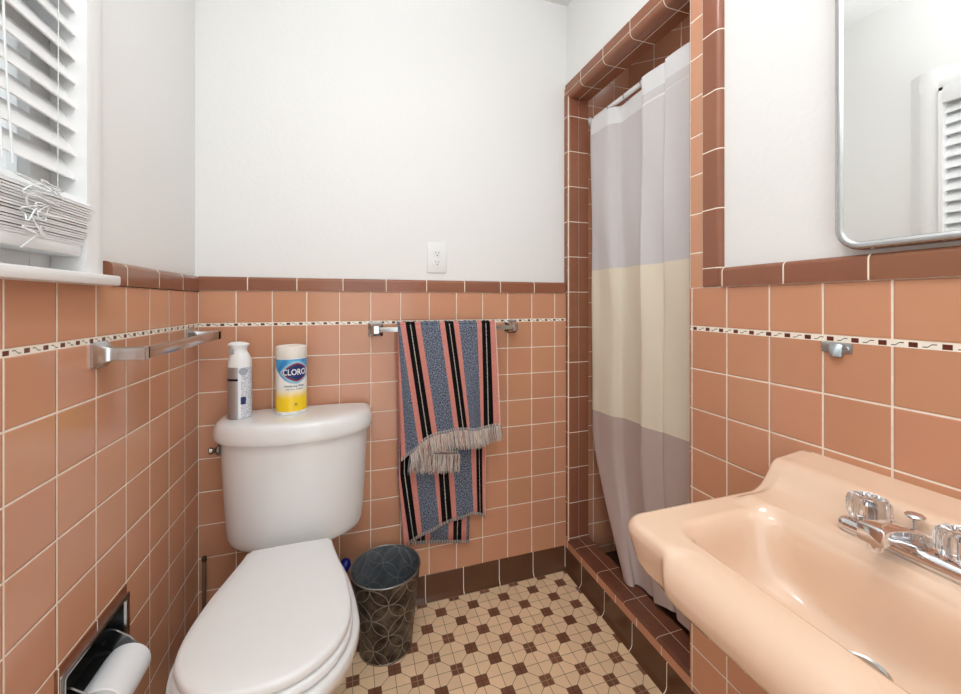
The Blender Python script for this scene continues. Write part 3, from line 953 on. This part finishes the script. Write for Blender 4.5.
def uvcyl(prof, c, n, nu, vscale, name, mat, parent):
    bm = bmesh.new(); uv = bm.loops.layers.uv.new('UVMap')
    R = [[(bm.verts.new((c[0]+r*math.cos(2*PI*i/n), c[1]+r*math.sin(2*PI*i/n), z)), i, z) for i in range(n)] for r, z in prof]
    for a, b2 in zip(R, R[1:]):
        for i in range(n):
            j = (i+1) % n
            q = (a[i], a[j], b2[j], b2[i]); f = bm.faces.new([k[0] for k in q])
            for l, k, ii in zip(f.loops, q, (i, i+1, i+1, i)): l[uv].uv = (ii/n*nu, k[2]*vscale)
    return bm, R
bm, R = uvcyl([(.0875, .004)]+[(.0875+.0285*t, .004+.262*t) for t in (.2, .4, .6, .8, 1)], (.593, -.150), 64, 6, 9.6, 'bin', None, None)
obj('bin_body', bm, bin_mat(False), wb)
bm, R = uvcyl([(.0865, .008)]+[(.0865+.0285*t, .008+.257*t) for t in (.2, .4, .6, .8, 1)], (.593, -.150), 64, 6, 9.6, 'bin', None, None)
bm.faces.new([k[0] for k in R[0]])
obj('bin_lining', bm, bin_mat(True), wb)
bm = bmesh.new(); tube(bm, [(.593+.1158*math.cos(2*PI*i/64), -.150+.1158*math.sin(2*PI*i/64), .2665) for i in range(64)], .0022, 8, closed=True)
obj('bin_rim', bm, noisy('pale_steel', rgb(168, 168, 164), .3, .9), wb)
bm = bmesh.new(); lathe(bm, [(.086, 0), (.0885, .001), (.0885, .005), (.0875, .006)], (.593, -.150, 0), 'Z', 64); obj('bin_foot', bm, noisy('pale_steel', rgb(150, 146, 138), .35, .9), wb)

# blue handled brush behind the bin
tbh = thing('toilet_brush', 'brush with rounded blue handle standing behind the bin beside the toilet', 'brush', (.470, -.052, 0))
BLUE = noisy('blue_plastic', rgb(24, 34, 128), .25, 0, .1, 30)
bm = bmesh.new(); lathe(bm, [(.036, 0), (.038, .004), (.034, .08), (.030, .10), (.026, .101)], (.470, -.052, 0), 'Z', 28); obj('brush_holder', bm, WHITE_PL, tbh)
bm = bmesh.new(); tube(bm, catmull([(.468, -.052, .09), (.458, -.052, .17), (.452, -.053, .21)], 5), .006, 12); obj('brush_stem', bm, BLUE, tbh)
bm = bmesh.new()
tube(bm, catmull([(.440, -.076, .206), (.450, -.068, .224), (.462, -.060, .2415), (.474, -.053, .252)], 6), [.008, .014, .0165, .0175, .018, .0185]+[.019]*7+[.0185, .0175, .0165, .0145, .011, .005], 18); obj('brush_grip', bm, BLUE, tbh)

# thin rod in the corner behind the toilet
sr = thing('supply_pipe', 'thin dark metal pipe rising in the corner behind the left side of the toilet', 'pipe', (.026, -.03, 0))
bm = bmesh.new(); lathe(bm, [(.0055, .004), (.0055, .326)], (.026, -.03, 0), 'Z', 16); obj('pipe', bm, noisy('tarnished_steel', rgb(150, 140, 126), .3, .9), sr)
bm = bmesh.new(); lathe(bm, [(.0068, .322), (.0072, .325), (.0072, .334), (.005, .337)], (.026, -.03, 0), 'Z', 16); obj('pipe_cap', bm, noisy('tarnished_dark', rgb(84, 74, 62), .4, .8), sr)
bm = bmesh.new(); lathe(bm, [(.020, 0), (.019, .003), (.008, .006)], (.026, -.03, 0), 'Z', 20); obj('floor_flange', bm, noisy('tarnished_steel', rgb(150, 140, 126), .3, .9), sr)

# ------------------------------------------------------------------ paper holder and roll
y0, y1, z0, z1 = TPH
bm = bmesh.new()
for a, b2, c, d in ((-.667, y0, .32, .531), (y1, -.442, .32, .531), (y0, y1, z1, .531), (y0, y1, .32, z0)):
    box(bm, -.004, .0022, a, b2, c, d)
struct('trim_15', bm, trim_mat('brown_insert_tile', 'Y', -.55, .11, rgb(138, 86, 62)), smooth=False)
ph = thing('toilet_paper_holder', 'recessed chrome paper holder set into the left tile wall beside the toilet', 'paper holder', (0, -.546, .44))
bm = bmesh.new()
R = []
for d, g in ((.0022, -.012), (.005, -.012), (.006, -.009), (.0045, 0), (.0, .002)):
    pl = rrect((y0+y1)/2, (z0+z1)/2, (y1-y0)/2-g, (z1-z0)/2-g, .006, 3)
    R.append([V((d, p[0], p[1])) for p in pl])
loft(bm, R, False, False)
obj('recess_frame', bm, CHROME_W, ph, angle=30)
bm = bmesh.new()
R = []
for d, g in ((.001, .0015), (-.02, .003), (-.05, .008), (-.058, .022)):
    pl = rrect((y0+y1)/2, (z0+z1)/2, (y1-y0)/2-g, (z1-z0)/2-g, .006, 3)
    R.append([V((d, p[0], p[1])) for p in pl])
loft(bm, R, False, True)
obj('recess_box', bm, noisy('dark_grey_recess', rgb(74, 76, 74), .3, .8, .25, 40), ph, angle=30)  # recess box in mottled dark grey metal
def arm(yy):
    bm = bmesh.new()
    pr_ = [(-.045, .43), (-.045, .455), (-.01, .45), (.018, .428), (.033, .408), (.035, .386), (.029, .376), (.017, .376), (-.004, .40), (-.02, .415)]
    loft(bm, [[V((p[0], yy+k, p[1])) for p in pr_] for k in (-.002, .002)])
    obj('holder_arm', bm, CHROME_W, ph)
arm(-.4655); arm(-.6045)
bm = bmesh.new(); lathe(bm, [(.008, -.6045), (.008, -.4655)], (.022, 0, .387), 'Y', 14); obj('roller', bm, CHROME_W, ph)
rl = thing('toilet_paper_roll', 'white toilet paper roll hanging on the recessed chrome holder', 'paper roll', (.022, -.535, .387))
PAPER = noisy('soft_white_paper', rgb(244, 245, 246), .9, 0, .01, 80, bmp=.0006, spec=.1)
bm = bmesh.new()
RC = (.022, 0, .383)
lathe(bm, [(.0175, -.589), (.039, -.590), (.0415, -.588), (.0415, -.482), (.039, -.480), (.0175, -.481)], RC, 'Y', 48, False, False)
obj('paper', bm, PAPER, rl)
bm = bmesh.new(); lathe(bm, [(.0165, -.589), (.0175, -.589), (.0175, -.481), (.0165, -.481), (.0165, -.589)], RC, 'Y', 32, False, False)
obj('core', bm, noisy('grey_card', rgb(176, 170, 160), .9), rl, label='grey cardboard core')
bm = bmesh.new()
R = []
for k in range(7):
    a = math.radians(150+12*k)
    r = .0418+(.0006*k)
    R.append([V((RC[0]+r*math.cos(a)-.0005*k, y, RC[2]+r*math.sin(a))) for y in (-.588, -.482)])
loft(bm, R, False, False, closed=False)
obj('loose_sheet', bm, PAPER, rl, solid=.0006)

# ------------------------------------------------------------------ sink
SINK = noisy('peach_porcelain', rgb(233, 200, 173), .10, 0, .015, 10, coat=.5)
sk = thing('wall_sink', 'peach porcelain sink with backsplash hung on the right tile wall', 'sink', (1.17, -1.18, .60))
YC, HY = -1.182, .238                                  # along the wall
XF, XB = .933, 1.3745
NS = 240
def front_bump(y):
    q = abs(y-YC)
    return 1-sstep(.119, .131, q)
def outer_loop(inf, ins, rf=.040, rb=.012, n=NS, bump_k=1.0):
    """outline seen from above: inf = inset of the front, ins = inset of the sides"""
    xf = XF+inf; hy = HY-ins
    pts = []
    def arc(cx, cy, r, a0, a1, k=10):
        for i in range(k+1):
            a = math.radians(a0+(a1-a0)*i/k); pts.append((cx+r*math.cos(a), cy+r*math.sin(a)))
    arc(XB-rb, YC+hy-rb, rb, 0, 90); 
    for i in range(1, 30): pts.append((XB-rb+(xf+rf-XB+rb)*i/30, YC+hy))
    arc(xf+rf, YC+hy-rf, rf, 90, 180)
    for i in range(1, 80): pts.append((xf, YC+hy-rf-(2*hy-2*rf)*i/80))
    arc(xf+rf, YC-hy+rf, rf, 180, 270)
    for i in range(1, 30): pts.append((xf+rf+(XB-rb-xf-rf)*i/30, YC-hy))
    arc(XB-rb, YC-hy+rb, rb, 270, 360)
    out = resample(pts, n)
    return [(x-.010*bump_k*front_bump(y)*(1-sstep(xf-.0, xf+.03, x)), y) for x, y in out]
def roll_loop(a):
    # tight edge at the two ends, thick roll along the middle of the front
    k = 1-math.sin(a)
    base = outer_loop(.016*k, .018*k, .024+.014*math.sin(a), .002, bump_k=0)
    return [(x+((.030*k)-.012*(1-k))*front_bump(y)*(1-sstep(.0, .012, x-(XF+.016*k))), y) for x, y in base]
def roll_z(a, x, y):
    d = 1-math.cos(a)
    f = front_bump(y)*(1-sstep(XF+.05, XF+.09, x))
    return d*(.020+.028*f)
def basin_loop(hx, hy, r, cx=1.092, n=NS):
    # start at +x,+y side going counter-clockwise like the outer loop
    out = resample(rrect(cx, YC, hx, hy, min(r, hx*.95), 12), n)
    # rotate so that the first point matches direction of the outer loop start
    best = max(range(n), key=lambda i: (out[i][0]-cx)*.42+(out[i][1]-YC)*.9 if False else 0)
    return out
def match(loop, ref, c):
    """resample a loop by the angle of ref points about c so rings do not twist"""
    n = len(loop); ang = []
    for p in loop: ang.append(math.atan2(p[1]-c[1], p[0]-c[0]))
    return loop
RIM = .790
def top_h(x, y):
    """ledge, backsplash on top of the rim"""
    q = HY-abs(y-YC)                                    # distance from the end
    h = 0
    e = sstep(.018, .045, q)
    h += .012*sstep(1.165, 1.195, x)*e
    prof = [(1.235, 0), (1.255, .006), (1.270, .020), (1.282, .036), (1.291, .0445), (1.30, .048), (1.32, .050), (1.375, .057)]
    endp = sstep(-.004, .020, q)
    bs = smooth_interp(x-(1-endp)*.03, prof)
    h += bs*sstep(0, .012, q+.004)
    h += .010*sstep(1.235, 1.29, x)*(1-e)
    return h
outer = outer_loop(.012, .012)
C0 = (1.106, YC)
def pol(loop):
    # radial function of a star-shaped loop about C0
    A = sorted([(math.atan2(p[1]-C0[1], p[0]-C0[0]), math.hypot(p[0]-C0[0], p[1]-C0[1])) for p in loop])
    return A
def radial(A, a):
    import bisect
    i = bisect.bisect([k[0] for k in A], a)
    a0, r0 = A[i-1] if i > 0 else (A[-1][0]-2*PI, A[-1][1])
    a1, r1 = A[i] if i < len(A) else (A[0][0]+2*PI, A[0][1])
    if a1-a0 < 1e-7: return r0
    # exact crossing of the ray with the straight segment
    return r0*r1*math.sin(a1-a0)/(r0*math.sin(a-a0)+r1*math.sin(a1-a))
# angles taken from the outer outline, evenly along its length, so corners stay crisp
BASE = outer_loop(0, 0)
ANG = [math.atan2(p[1]-C0[1], p[0]-C0[0]) for p in BASE]
def ring_of(A, zf):
    out = []
    for a in ANG:
        r = radial(A, a); x = C0[0]+r*math.cos(a); y = C0[1]+r*math.sin(a)
        out.append(V((x, y, zf(x, y) if callable(zf) else zf)))
    return out
rings = []
for hx, hy, r, z in ((.024, .024, .0239, .676), (.030, .030, .0299, .6765), (.068, .085, .055, .681), (.0745, .125, .058, .693), (.079, .142, .058, .709), (.0815, .152, .056, .728), (.0845, .157, .052, .752), (.0885, .1615, .050, .767), (.0925, .1660, .050, .7775), (.0965, .1710, .050, .7845), (.1005, .176, .050, .7885)):
    rings.append(ring_of(pol(rrect(1.124 if hx < .04 else 1.092, YC-(.014 if hx < .04 else 0), hx, hy, min(r, hx*.999), 14)), z))
inner_top = pol(rrect(1.092, YC, .1050, .182, .050, 14)); outer_top = pol(roll_loop(0.0))
def blend(A, B, t):
    return [(a, radial(A, a)*(1-t)+radial(B, a)*t) for a in sorted(ANG)]
NB = 26
for k in range(NB+1):
    t = k/NB
    rings.append(ring_of(blend(inner_top, outer_top, t), lambda x, y: RIM+top_h(x, y)))
for q in (8, 16, 24, 32, 40, 48, 56, 64, 72, 81, 90):
    a_ = math.radians(q)
    A = pol(roll_loop(a_))
    rings.append(ring_of(A, lambda x, y, a_=a_: RIM-roll_z(a_, x, y)+top_h(x, y)*sstep(1.2, 1.24, x)*(1-.7*roll_z(a_, x, y)/.048)))
for inf, ins, z, bk in ((.0025, .002, .733, 1.2), (.0075, .006, .722, 1.1), (.017, .013, .713, .9), (.033, .026, .692, .8), (.055, .042, .670, .6), (.082, .06, .650, .4), (.108, .085, .634, .2), (.124, .10, .627, 0)):
    rings.append(ring_of(pol(outer_loop(inf, ins, .06, .01, bump_k=bk)), z))
bm = bmesh.new(); loft(bm, rings, True, True)
for v in bm.verts: v.co.x = min(v.co.x, XB)
obj('basin', bm, SINK, sk, angle=75)
bm = bmesh.new()
lathe(bm, [(.022, -.004), (.025, .0015), (.0275, .003), (.0295, .0015), (.030, -.001)], (1.124, YC-.014, .6775), 'Z', 36, False, False)
lathe(bm, [(.0195, -.002), (.0195, .004), (.018, .006), (.004, .0065)], (1.124, YC-.014, .6775), 'Z', 32)
obj('drain', bm, CHROME_W, sk, label='chrome drain in the bottom of the basin')
bm = bmesh.new(); box(bm, 1.20, XB, YC-.10, YC+.10, .585, .630, .004); obj('mounting_bracket', bm, SINK, sk)
# trap below, mostly hidden under the bowl
bm = bmesh.new(); tube(bm, catmull([(1.15, YC, .630), (1.15, YC, .50), (1.17, YC, .455), (1.21, YC, .45), (1.24, YC, .49), (1.27, YC, .52), (1.374, YC, .52)], 6), .017, 14); obj('drain_trap', bm, CHROME_W, sk, label='chrome drain trap')

# faucet
FZ = .8025
fx, fy = 1.2475, -1.187
fa = thing('faucet', 'chrome two handle faucet on the ledge of the peach sink', 'faucet', (fx, fy, FZ))
bm = bmesh.new()
R = []
for z, g in ((0, .003), (.004, .003), (.005, 0), (.013, 0), (.018, .003), (.0205, .008)):
    pl = rrect(fx, fy, .0275-g, .079-g, .012-g*.6, 6); R.append([V((p[0], p[1], FZ+z)) for p in pl])
loft(bm, R)
obj('base_plate', bm, CHROME, fa, angle=50)
bm = bmesh.new()
# spout: low arched body widening towards a squared tip
R = []
for t, x, z, hw, hh in ((0, fx+.016, .016, .017, .007), (.1, fx+.008, .022, .020, .011), (.3, fx-.012, .029, .0185, .0125), (.5, fx-.035, .036, .0165, .0115), (.7, fx-.058, .041, .0155, .0105), (.85, fx-.075, .043, .0155, .0115), (.97, fx-.089, .0425, .0155, .0125), (1, fx-.0905, .042, .0145, .0115)):
    pl = rrect(0, 0, hw, hh, .0045, 4)
    R.append([V((x, fy+p[0], FZ+z+p[1])) for p in pl])
loft(bm, R)
sp_ = obj('spout', bm, CHROME, fa, angle=50)
bm = bmesh.new(); lathe(bm, [(.008, -.012), (.009, -.010), (.009, 0)], (fx-.078, fy, FZ+.033), 'Z', 18); obj('aerator', bm, CHROME, sp_)
ACR, nt, b_ = new_mat('clear_acrylic', (1, 1, 1, 1), .04, trans=1.0, ior=1.49)
for s in (1, -1):
    yy = fy+s*.0505
    bm = bmesh.new(); lathe(bm, [(.019, .016), (.018, .021), (.012, .024), (.010, .026)], (fx+.004, yy, FZ), 'Z', 24); obj('handle_collar', bm, CHROME, fa)
    bm = bmesh.new()
    R = []
    n = 80
    for z, r, am in ((.022, .019, .2), (.024, .0235, 1), (.030, .0256, 1), (.040, .0262, 1), (.048, .0258, 1), (.054, .0240, .8), (.057, .0205, .4), (.0575, .016, 0), (.0555, .012, 0), (.055, .005, 0)):
        R.append([V((fx+.004+(r+am*.0011*math.cos(10*2*PI*i/n))*math.cos(2*PI*i/n), yy+(r+am*.0011*math.cos(10*2*PI*i/n))*math.sin(2*PI*i/n), FZ+z)) for i in range(n)])
    loft(bm, R)
    kn = obj('handle_knob', bm, ACR, fa, angle=50, label='clear fluted acrylic knob')
    bm = bmesh.new(); lathe(bm, [(.007, .024), (.007, .044), (.005, .046)], (fx+.004, yy, FZ), 'Z', 16); obj('handle_screw', bm, CHROME, kn)
bm = bmesh.new(); lathe(bm, [(.003, .015), (.003, .040), (.0055, .043), (.0105, .046), (.0115, .0485), (.009, .051), (.003, .052)], (fx+.020, fy+.004, FZ), 'Z', 20); obj('lift_rod', bm, CHROME, fa)

# ------------------------------------------------------------------ mirror
mr = thing('wall_mirror', 'rounded rectangular mirror with thin chrome frame on the right wall above the sink', 'mirror', (WR+WX, -1.24, 1.60))
my0, my1, mz0, mz1 = -1.515, -1.023, 1.2575, 1.97
def mloop(g, X, r=.045):
    pl = rrect((my0+my1)/2, (mz0+mz1)/2, (my1-my0)/2-g, (mz1-mz0)/2-g, max(.006, r-g), 10)
    return [V((X, p[0], p[1])) for p in pl]
bm = bmesh.new(); loft(bm, [mloop(.002, WR+WX), mloop(.002, WR-.010), mloop(.004, WR-.0125), mloop(.0100, WR-.0135), mloop(.0135, WR-.0125), mloop(.0150, WR-.0110), mloop(.0180, WR-.0105)], True, False)
obj('frame', bm, CHROME_W, mr, angle=40)
MIR, nt, b_ = new_mat('silvered_mirror', (.93, .945, .94, 1), .015, 1.0)
bm = bmesh.new(); loft(bm, [mloop(.0165, WR-.008), mloop(.0165, WR-.0112)]); obj('mirror_glass', bm, MIR, mr, smooth=False)

# old bracket left on the right wall
br = thing('metal_mounting_plate', 'leftover zinc mounting plate on the right tile wall below the patterned strip', 'mounting plate', (WR, -1.022, 1.077))
ZINC = noisy('zinc', rgb(178, 186, 190), .3, .9, .2, 150)
bm = bmesh.new(); box(bm, WR-.004, WR+.001, -1.048, -.998, 1.067, 1.086, .001); obj('plate', bm, ZINC, br)
bm = bmesh.new()
R = []
for t in (0, .25, .5, .75, 1):
    h = .0045+.007*math.sin(PI*t)
    R.append([V((WR-.003, -1.034+.021*t, 1.058)), V((WR-.003-h, -1.034+.021*t, 1.060)), V((WR-.003-h*.9, -1.034+.021*t, 1.074)), V((WR-.003, -1.034+.021*t, 1.085))])
loft(bm, R); obj('clip', bm, ZINC, br)
bm = bmesh.new(); lathe(bm, [(.0025, -.007), (.0035, -.006), (.0035, -.003)], (WR, -1.042, 1.076), 'X', 12); obj('screw', bm, ZINC, br)

# ------------------------------------------------------------------ shower rod and curtain
RX, RZ = WR+.118, 1.968
rd = thing('shower_curtain_rod', 'white curtain rod across the top of the tiled shower opening', 'curtain rod', (RX, -.33, RZ))
bm = bmesh.new(); lathe(bm, [(.0095, -.74), (.0095, -.006)], (RX, 0, RZ), 'Y', 18); obj('rod', bm, WHITE_PL, rd)
bm = bmesh.new(); lathe(bm, [(.019, -.006), (.019, -.012), (.013, -.022), (.0105, -.024)], (RX, 0, RZ), 'Y', 20); obj('end_cup', bm, WHITE_PL, rd)
bm = bmesh.new(); lathe(bm, [(.0105, -.926), (.013, -.928), (.019, -.940), (.019, -.949)], (RX, 0, RZ), 'Y', 20); obj('end_cup', bm, WHITE_PL, rd)
bm = bmesh.new(); lathe(bm, [(.012, -.949), (.012, -.735)], (RX, 0, RZ), 'Y', 18); obj('rod_sleeve', bm, WHITE_PL, rd)
def curtain_mat():
    m = bpy.data.materials.new('banded_sheer_curtain'); m.use_nodes = True; nt = m.node_tree
    for n in list(nt.nodes): nt.nodes.remove(n)
    out = nt.nodes.new('ShaderNodeOutputMaterial')
    tc, u, v, w = coords(nt, 'UV')                    # v: height on the hung cloth
    vec, x, y, z = coords(nt)
    n = noise(nt, vec, 500, 1)
    c = mixc(nt, v.gt(.700), rgb(210, 192, 186), rgb(250, 242, 222))
    c = mixc(nt, v.gt(1.300), c, rgb(238, 236, 237))
    c = mixc(nt, v.gt(1.885), c, rgb(244, 245, 246))
    c = hsv(nt, c, (n*.06)+.97)
    tr = nt.nodes.new('ShaderNodeBsdfTransparent')
    df = nt.nodes.new('ShaderNodeBsdfDiffuse'); tl = nt.nodes.new('ShaderNodeBsdfTranslucent')
    nt.links.new(c, df.inputs[0]); nt.links.new(c, tl.inputs[0])
    m1 = nt.nodes.new('ShaderNodeMixShader'); m1.inputs[0].default_value = .18
    nt.links.new(df.outputs[0], m1.inputs[1]); nt.links.new(tl.outputs[0], m1.inputs[2])
    sheer = v.gt(1.300)*v.lt(1.885)
    a = (sheer*.17)+(v.lt(1.3)*.05)
    m2 = nt.nodes.new('ShaderNodeMixShader'); nt.links.new(a.k, m2.inputs[0])
    nt.links.new(m1.outputs[0], m2.inputs[1]); nt.links.new(tr.outputs[0], m2.inputs[2])
    nt.links.new(m2.outputs[0], out.inputs[0])
    return m
sc_ = thing('shower_curtain', 'sheer shower curtain banded grey, cream and mauve hanging in the tiled opening', 'shower curtain', (RX, -.33, 1.95))
X0 = RX
top_path = [(X0+.020, -.022), (X0+.004, -.030), (X0-.026, -.050), (X0-.024, -.10), (X0-.022, -.165), (X0-.004, -.188), (X0+.016, -.205), (X0+.012, -.27), (X0+.010, -.33), (X0+.016, -.385), (X0+.012, -.395), (X0-.035, -.388), (X0-.045, -.40), (X0-.040, -.455), (X0-.030, -.492), (X0+.006, -.497), (X0+.004, -.485), (X0-.038, -.498), (X0-.046, -.515), (X0-.038, -.60), (X0-.01, -.66), (X0+.02, -.72), (X0-.01, -.76)]
mid_path = [(X0+.020, -.026), (X0+.004, -.036), (X0-.024, -.062), (X0-.020, -.11), (X0-.018, -.18), (X0-.006, -.21), (X0+.006, -.23), (X0+.008, -.28), (X0+.008, -.33), (X0+.012, -.385), (X0+.006, -.400), (X0-.048, -.398), (X0-.060, -.41), (X0-.052, -.455), (X0-.040, -.492), (X0-.004, -.500), (X0-.006, -.492), (X0-.045, -.50), (X0-.052, -.515), (X0-.044, -.60), (X0-.02, -.66), (X0+.01, -.72), (X0-.01, -.76)]
bot_path = [(X0-.020, -.275), (X0-.038, -.285), (X0-.052, -.305), (X0-.058, -.335), (X0-.046, -.350), (X0-.030, -.340), (X0-.020, -.350), (X0-.016, -.37), (X0-.018, -.40), (X0-.010, -.42), (X0-.012, -.43), (X0-.032, -.44), (X0-.042, -.455), (X0-.038, -.49), (X0-.028, -.52), (X0-.010, -.53), (X0-.008, -.53), (X0-.034, -.545), (X0-.040, -.56), (X0-.034, -.62), (X0-.02, -.66), (X0+.01, -.71), (X0-.01, -.745)]
def path(p, n=7): return [(v.x, v.y) for v in catmull([(a, b, 0) for a, b in p], n)]
TP, MP, BP = path(top_path), path(mid_path), path(bot_path)
bm = bmesh.new(); uv = bm.loops.layers.uv.new('UVMap')
G = []
NR = 70; ZT = 1.952
for r in range(NR+1):
    t = r/NR; row = []
    for i, (a, b2, c) in enumerate(zip(TP, MP, BP)):
        f = i/(len(TP)-1)
        zb = .137+.010*sstep(.3, .6, f)+.022*sstep(.5, .62, f)
        z = ZT+(zb-ZT)*t
        w1 = sstep(0, .55, t)
        w2 = clamp((.60-z)/.46)**1.25
        x = a[0]+(b2[0]-a[0])*w1; y = a[1]+(b2[1]-a[1])*w1
        x = x+(c[0]-x)*w2; y = y+(c[1]-y)*w2
        x += .004*math.sin(f*40+z*7)*math.sin(PI*min(1, t*1.5))
        q = sstep(.47, .52, f)
        vv = z-.008*f+q*(.012+(z-1.3)*.055)+min(0, z-1.3)*.04*f
        row.append((bm.verts.new((x, y, z)), f, vv if z < 1.86 else z))
    G.append(row)
for a, b2 in zip(G, G[1:]):
    for i in range(len(TP)-1):
        q = (a[i], a[i+1], b2[i+1], b2[i]); f = bm.faces.new([k[0] for k in q])
        for l, k in zip(f.loops, q): l[uv].uv = (k[1], k[2])
obj('curtain_cloth', bm, curtain_mat(), sc_, angle=80)
for yy in (-.05, -.15, -.25, -.345, -.43, -.52, -.60):
    bm = bmesh.new()
    tube(bm, [(RX+.0135*math.cos(2*PI*i/20), yy+.004*math.sin(2*PI*i/20), RZ-.006+.019*math.sin(2*PI*i/20)) for i in range(20)], .0016, 6, closed=True)
    obj('curtain_hook', bm, CHROME_W, sc_, label='small metal curtain hook')

# ------------------------------------------------------------------ guessed ceiling lamp (out of frame), added to light the room
lp = thing('added_ceiling_lamp', 'guessed round white flush ceiling lamp, unseen, added to light the room', 'lamp', (.70, -1.10, CEIL))
bm = bmesh.new(); lathe(bm, [(.17, 0), (.17, -.02), (.165, -.024), (.15, -.024)], (.70, -1.10, CEIL), 'Z', 40); obj('lamp_base', bm, WHITE_PL, lp)
EM = bpy.data.materials.new('lit_diffuser'); EM.use_nodes = True
b_ = EM.node_tree.nodes['Principled BSDF']; b_.inputs['Emission Color'].default_value = (1, 1, 1, 1); b_.inputs['Emission Strength'].default_value = 7.0
bm = bmesh.new(); lathe(bm, [(.158, -.022), (.155, -.045), (.13, -.075), (.08, -.095), (.02, -.102)], (.70, -1.10, CEIL), 'Z', 40); obj('lamp_diffuser', bm, EM, lp)

sl = thing('shower_fill_lamp', 'small unseen lamp added in the shower ceiling to brighten the stall', 'lamp', (1.86, -.52, CEIL))  # no lamp known here; added to brighten the stall and the curtain
bm = bmesh.new(); lathe(bm, [(.10, 0), (.10, -.006), (.085, -.010)], (1.86, -.52, CEIL), 'Z', 32); obj('fill_lamp_trim', bm, WHITE_PL, sl)
bm = bmesh.new(); lathe(bm, [(.084, -.0095), (.084, -.011)], (1.86, -.52, CEIL), 'Z', 32); obj('fill_lamp_lens', bm, EM, sl)
# ------------------------------------------------------------------ light from outside and camera
w = bpy.data.worlds.new('world'); sc.world = w; w.use_nodes = True
bg = w.node_tree.nodes['Background']; bg.inputs[0].default_value = (.92, .97, 1.0, 1); bg.inputs[1].default_value = 1.25

# the photographer's flash, bounced off the ceiling behind the camera
fl = bpy.data.lights.new('bounce_flash', 'SPOT'); fl.energy = 70; fl.spot_size = math.radians(110); fl.spot_blend = .8; fl.shadow_soft_size = .05; fl.color = (.95, .98, 1.0)
fo = bpy.data.objects.new('bounce_flash', fl); COL.objects.link(fo); fo.location = (.56, -1.62, 1.45); fo.rotation_euler = (PI-math.radians(12), 0, 0)

cam = bpy.data.cameras.new('camera'); co = bpy.data.objects.new('camera', cam); COL.objects.link(co)
co.location = (.48378, -1.53701, 1.163); co.rotation_euler = (PI/2, 0, -.316621)
cam.sensor_fit = 'HORIZONTAL'; cam.sensor_width = 36.0; cam.lens = 396.146/961*36
cam.shift_x = (480.5-481.961)/961; cam.shift_y = -(347-302.632)/961
cam.clip_start = .02
sc.camera = co
sc.view_settings.view_transform = 'Standard'; sc.view_settings.look = 'None'
sc.view_settings.gamma = 1; sc.view_settings.use_curve_mapping = False
sc.view_settings.exposure = 0.77
